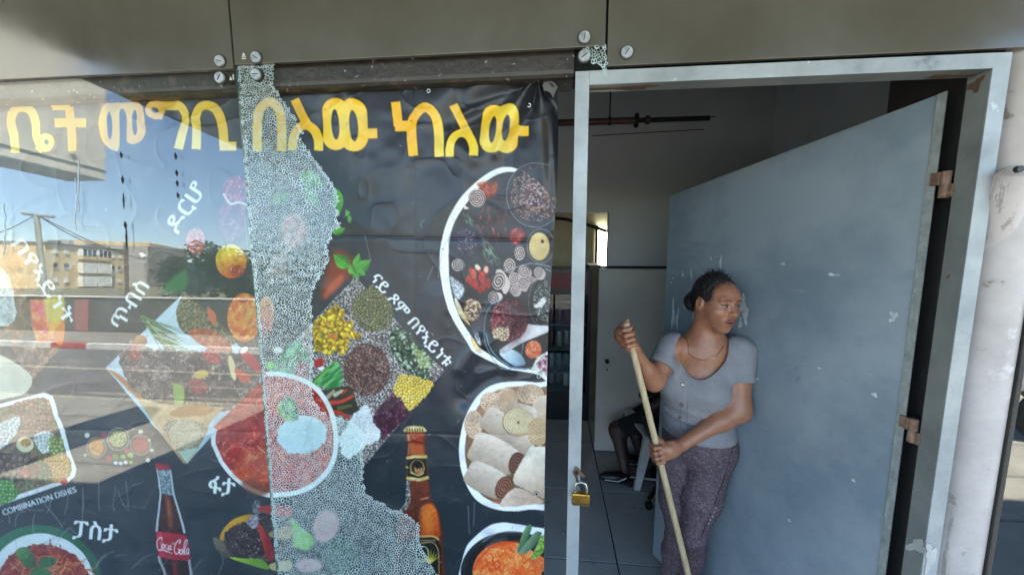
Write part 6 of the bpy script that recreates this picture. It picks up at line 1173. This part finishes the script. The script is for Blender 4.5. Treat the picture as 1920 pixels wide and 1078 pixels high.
        fold = fold+.0028*np.sin(((p-shL)@np.array((60, 10, 110), np.float32)))*np.exp(-(((p-shL)**2).sum(1))/.006)+.0026*np.sin(((p-shR)@np.array((80, 10, 90), np.float32)))*np.exp(-(((p-shR)**2).sum(1))/.005)
        d = d+fold
        q = (p-neck)@TF_
        hole = np.hypot(q[:, 0]/(.086-.16*np.clip(-.045-q[:, 2], 0, .1)), (q[:, 2]+.012)/.106)-1; hole = np.where(q[:, 1] > -.02, hole*.07, np.hypot(q[:, 0]/.082, (q[:, 2]-.04)/.07)*.06-.06)
        d = smax(d, -hole, .008); hem = (p-W(1310, 806, .59))@TF_; d = smax(d, -(hem[:, 2]+.010+.25*hem[:, 0]*0), .010)
        return d
    m_top = mat('lilac_jersey', (151, 148, 149), (137, 134, 135), .85, scale=20, bump=.10, bscale=300, lo=.3, hi=.7)
    nn = m_top.node_tree.nodes; wv = nn.new('ShaderNodeTexWave'); wv.inputs['Scale'].default_value = 85; wv.bands_direction = 'X'; wv.inputs['Distortion'].default_value = .6; tc_ = nn.new('ShaderNodeTexCoord'); m_top.node_tree.links.new(tc_.outputs['Object'], wv.inputs[0]); b2 = nn.new('ShaderNodeBump'); b2.inputs['Strength'].default_value = .28; b2.inputs['Distance'].default_value = .002; m_top.node_tree.links.new(wv.outputs['Fac'], b2.inputs['Height']); m_top.node_tree.links.new(b2.outputs[0], nn['Principled BSDF'].inputs['Normal'])
    top = fmesh('top', [surf(shirtf, (elR[0]-.04, .34, belly[2]-.18), (elL[0]+.14, .84, neck[2]+.06), .0045)], m_top, wm)
    m_but = mat('button', (170, 160, 140), (110, 100, 86), .25, .4, scale=200)
    for px, py in ((1290, 692), (1280, 721), (1278, 758), (1276, 784)):
        d = ray(px, py).astype(np.float32); d /= np.linalg.norm(d); t = np.linspace(1.0, 2.2, 2400, dtype=np.float32); pts = CAM.astype(np.float32)+t[:, None]*d; sd = shirtf(pts); k = int(np.argmax(sd < .0)); q = pts[k]
        e = 1e-3; g = np.array([float(shirtf(q[None]+np.eye(3, dtype=np.float32)[a]*e)[0]-shirtf(q[None]-np.eye(3, dtype=np.float32)[a]*e)[0]) for a in range(3)]); g /= np.linalg.norm(g)
        R_ = Vector(g).to_track_quat('Z', 'Y').to_matrix(); bm_ = MB().lathe([(.0072, -.002), (.0085, .0005), (.0085, .002), (.006, .003), (.0055, .002)], (0, 0, 0), 'z', 16); bm_.v = [tuple(R_@Vector(v_)+Vector(q)) for v_ in bm_.v]; bm_.build('button', m_but, top, True)
    def cast(f, px, py, off=.0):
        d = ray(px, py).astype(np.float32); d /= np.linalg.norm(d); t = np.linspace(1.0, 2.2, 2400, dtype=np.float32); pts = CAM.astype(np.float32)+t[:, None]*d; k = int(np.argmax(f(pts) < off)); return tuple(pts[k])
    m_seam = mat('seam_thread', (118, 112, 118), rough=.9)
    MB().tube([cast(shirtf, x, y, .0004) for x, y in ((1293, 687), (1287, 700), (1281, 720), (1278, 740), (1277, 760), (1276, 785), (1277, 806))], .0011, 5).build('placket', m_seam, top, True)
    MB().tube([cast(shirtf, x, y, .0004) for x, y in ((1302, 693), (1294, 720), (1290, 745), (1289, 770), (1289, 795), (1290, 808))], .0009, 5).build('placket', m_seam, top, True)
    nb = []
    for a in np.linspace(-1.9, 1.9, 40):
        o_ = neck+TF_@np.array(((.0885-.16*min(max(.1085*math.cos(a)-.033, 0), .1))*math.sin(a), .35, -.012-.1085*math.cos(a)), np.float32); t = np.linspace(0, .5, 1200, dtype=np.float32); pts = o_-t[:, None]*TF_[:, 1][None]; sd = torso(pts)-.0075; k = int(np.argmax(sd < 0)); nb.append(tuple(pts[k]))
    MB().tube(nb, .0042, 8).build('neckband', m_top, top, True)
    # ---- leggings
    def legf(p):
        d = elli(p, pelv, (.142, .114, .103), TF_); d = smin(d, elli(p, belly-np.array((0, 0, .02), np.float32), (.1285, .1035, .105), TF_), .06)
        for s, h in ((-1, hipA), (1, hipB)): d = smin(d, elli(p, pelv+TF_@np.array((s*-.055, -.035, -.02), np.float32), (.072, .066, .080), TF_), .05)
        L_ = []
        for h, k, a in ((hipA, knA, anA), (hipB, knB, anB)):
            m = h*.5+k*.5; cf = k*.68+a*.32; r_ = 1. if h is hipB else .80; l = smin(cone(p, h, m, .083*r_, .073*r_), cone(p, m, k, .073*r_, .049*r_), .04); l = smin(l, cone(p, k, cf+np.array((.012, .022, 0), np.float32), .049, .054), .03); l = smin(l, cone(p, cf+np.array((.01, .02, 0), np.float32), a, .052, .034), .03); L_.append(l)
        d = smin(d, smin(L_[0], L_[1], .006), .030)
        q = (p-belly)@TF_; return smax(d, q[:, 2]-.05, .008)
    m_leg = mat('printed_leggings', (76, 60, 65), (90, 74, 79), .75, scale=18, bump=.05, bscale=120)
    nn = m_leg.node_tree.nodes; lk = m_leg.node_tree.links; vz = nn.new('ShaderNodeTexNoise'); vz.inputs['Scale'].default_value = 110; vz.inputs['Detail'].default_value = 2; vz.inputs['Distortion'].default_value = 1.6; tc2 = nn.new('ShaderNodeTexCoord'); lk.new(tc2.outputs['Object'], vz.inputs[0]); mr = nn.new('ShaderNodeMapRange'); mr.inputs[1].default_value = .53; mr.inputs[2].default_value = .58; lk.new(vz.outputs[0], mr.inputs[0]); mx = nn.new('ShaderNodeMix'); mx.data_type = 'RGBA'; src = nn['Principled BSDF'].inputs['Base Color'].links[0].from_socket; lk.new(mr.outputs[0], mx.inputs[0]); lk.new(src, mx.inputs[6]); mx.inputs[7].default_value = (*lin((120, 103, 108)), 1); lk.new(mx.outputs[2], nn['Principled BSDF'].inputs['Base Color'])
    leg = fmesh('leggings', [surf(legf, (hipA[0]-.16, .36, .06), (hipB[0]+.20, .95, belly[2]+.06), .007)], m_leg, wm)
    m_s2 = mat('legging_seam', (40, 30, 36), rough=.9)
    MB().tube([cast(legf, x, y, .0006) for x, y in ((1377, 822), (1373, 845), (1367, 868), (1358, 895), (1349, 920), (1340, 945), (1331, 966), (1323, 985), (1316, 1002))], .0013, 5).build('seam', m_s2, leg, True)
    for x, y in ((1346, 952), (1342, 960), (1339, 967), (1335, 974), (1332, 981)): q = cast(legf, x-3, y, .0006); MB().lathe([(.0022, -.0006), (.0022, .0006)], q, 'y', 8).build('reflective_dot', m_kerbw, leg)
    for a in (anA, anB):
        sh = lambda p, a=a: smax(smin(elli(p, a+np.array((-.03, -.055, -.065), np.float32), (.042, .115, .035)), cone(p, a+np.array((0, .01, -.03), np.float32), a+np.array((0, .01, .01), np.float32), .04, .038), .03), -(p[:, 2]-.004), .004)
        fmesh('shoe', [surf(sh, a-np.array((.12, .22, .13)), a+np.array((.1, .12, .06)), .008)], m_blk, wm)
    # ---- hair drawn back into a low bun
    m_hair = mat('black_hair', (20, 17, 17), (34, 28, 27), .5, scale=60, bump=.5, bscale=160, stretch=(1, 1, 4))
    hair = fmesh('hair', [surf(hairf, Hc-np.array((.18, .13, .13)), Hc+np.array((.13, .20, .16)), .0030)], m_hair, wm)
    R = random.Random(4); fz = MB()
    for k in range(420):                                     # stray frizz along the crown
        th = R.uniform(-1.4, 1.5); ph = R.uniform(-.9, .9); n = np.array((math.sin(th), .35*math.sin(ph), math.cos(th))); o = np.array((0, -.018, .036))+n*np.array((.080, .096, .098)); L_ = R.uniform(.005, .020); e = o+n*L_*.7+np.array((R.uniform(-1, 1), R.uniform(-1, 1), R.uniform(-.3, 1)))*L_*.6
        if o[1]+.0 > .066: continue
        fz.tube([tuple(Hc+HF@(np.float32(o*.985)*S)), tuple(Hc+HF@(np.float32(o*.5+e*.5+n*.002)*S)), tuple(Hc+HF@(np.float32(e)*S))], [.0006, .0005, .0002], 3, False)
    fz.build('stray_hair', m_hair, hair)
    # ---- necklace, hair tie at the elbow, rings
    m_gold = mat('gold', (214, 170, 96), (190, 140, 70), .25, .9)
    aa = np.linspace(-1.25, 1.25, 27); q = np.stack([neck+TF_@np.array((math.sin(a)*.072, .02+math.cos(a)*.06, .030-.078*math.cos(a)), np.float32) for a in aa]).astype(np.float32)
    for _ in range(12):
        e = 1e-3; st_ = [q]+[q+sg*np.eye(3, dtype=np.float32)[b_]*e for b_ in range(3) for sg in (1, -1)]; dv = bodyh(np.concatenate(st_)).reshape(7, -1)
        g = np.stack([dv[1+2*b_]-dv[2+2*b_] for b_ in range(3)], 1); g /= np.linalg.norm(g, axis=1, keepdims=True)+1e-9; q = (q-g*(dv[0]-.0012)[:, None]).astype(np.float32)
    nl = [tuple(v_) for v_ in q]
    MB().tube(nl, .0015, 6).build('necklace', m_gold, wm, True)
    # thin dark band round the right elbow crease
    axR = (elR-shR)/np.linalg.norm(elR-shR); u = np.cross(axR, (0, 1, 0)); u /= np.linalg.norm(u); w_ = np.cross(axR, u); c0 = elR*.86+shR*.14
    for g_, o_ in ((gL, outL),):
        ax = bd; o = o_-ax*(o_@ax); o /= np.linalg.norm(o); t = np.cross(ax, o); t = -t if (wrL-g_)@t > 0 else t
        for s_ in (-.010, .010):
            c1 = g_+o*.030+ax*s_*-1+t*.010; MB().tube([tuple(c1+(ax*math.cos(a)+o*math.sin(a))*.0112) for a in np.linspace(0, 6.2832, 17)], .0012, 6, False).build('ring', m_steel, wm, True)
woman()
def sitter():
    """dark figure seated on the plastic chair, seen by knee, shin and shoe"""
    k = P(1158, 806, 1.80).astype(np.float32); h = np.array((k[0]+.44, 1.80, .50), np.float32); a = P(1172, 893, 1.66).astype(np.float32); a[2] = max(a[2], .085); k2 = k+np.array((.13, .16, .0), np.float32); h2 = h+np.array((0, .17, 0), np.float32); a2 = a+np.array((.16, .22, .0), np.float32); ch_ = h+np.array((.10, .09, .44), np.float32); hd = ch_+np.array((-.02, 0, .32), np.float32)
    def f(p):
        d = smin(cone(p, h, k, .085, .062), cone(p, k, a, .058, .036), .04); d = smin(d, smin(cone(p, h2, k2, .085, .062), cone(p, k2, a2, .058, .036), .04), .02)
        d = smin(d, cone(p, h*.5+h2*.5, ch_, .15, .17), .08); d = smin(d, cone(p, ch_, hd, .06, .05), .06); d = smin(d, elli(p, hd+np.array((-.01, 0, .08), np.float32), (.095, .078, .115)), .03)
        for s in (-1, 1): d = smin(d, smin(cone(p, ch_+np.array((0, s*.19, .06), np.float32), ch_+np.array((-.06, s*.22, -.22), np.float32), .05, .043), cone(p, ch_+np.array((-.06, s*.22, -.22), np.float32), h*.5+k*.5+np.array((0, .08+s*.12, .10), np.float32), .043, .032), .03), .03)
        return d
    m_skin2 = mat('dark_skin', (70, 48, 40), (60, 42, 36), .5); m_cl = mat('dark_clothes', (30, 30, 34), (22, 22, 26), .9, scale=12)
    st = empty('person', (float(h[0]), float(h[1]), 0), label='person in dark clothes sitting in the dim shop, one knee showing', cat='person')
    fmesh('body', [surf(f, (k[0]-.12, 1.45, .03), (h[0]+.42, 2.40, hd[2]+.24), .012)], m_skin2, st)
    def g(p): 
        d = np.minimum(cone(p, h, k, .092, .068), cone(p, h2, k2, .092, .068)); d = smin(d, cone(p, h*.5+h2*.5, ch_, .158, .178), .06)
        for s in (-1, 1): d = smin(d, cone(p, ch_+np.array((0, s*.19, .06), np.float32), ch_+np.array((-.03, s*.205, -.10), np.float32), .06, .056), .03)
        return d
    fmesh('clothes', [surf(g, (k[0]-.12, 1.45, .3), (h[0]+.42, 2.40, hd[2]), .012)], m_cl, st)
    for q in (a, a2):
        sh = lambda p, q=q: smax(elli(p, q+np.array((-.06, -.015, -.05), np.float32), (.125, .045, .045)), -(p[:, 2]-.004), .004)
        s_ = fmesh('shoe', [surf(sh, q-np.array((.22, .1, .12)), q+np.array((.12, .1, .06)), .008)], m_blk, st)
        MB().tube([tuple(q+np.array((-.15, -.058, -.05))), tuple(q+np.array((-.06, -.062, -.055))), tuple(q+np.array((.0, -.055, -.03)))], .004, 5).build('shoe_mark', m_etch, s_)
sitter()
build_shatter()
build_banner()
bpy.context.view_layer.update()
for o in SC.objects:
    if o.parent is None and 'category' in o and 'kind' not in o: o['kind'] = 'thing'
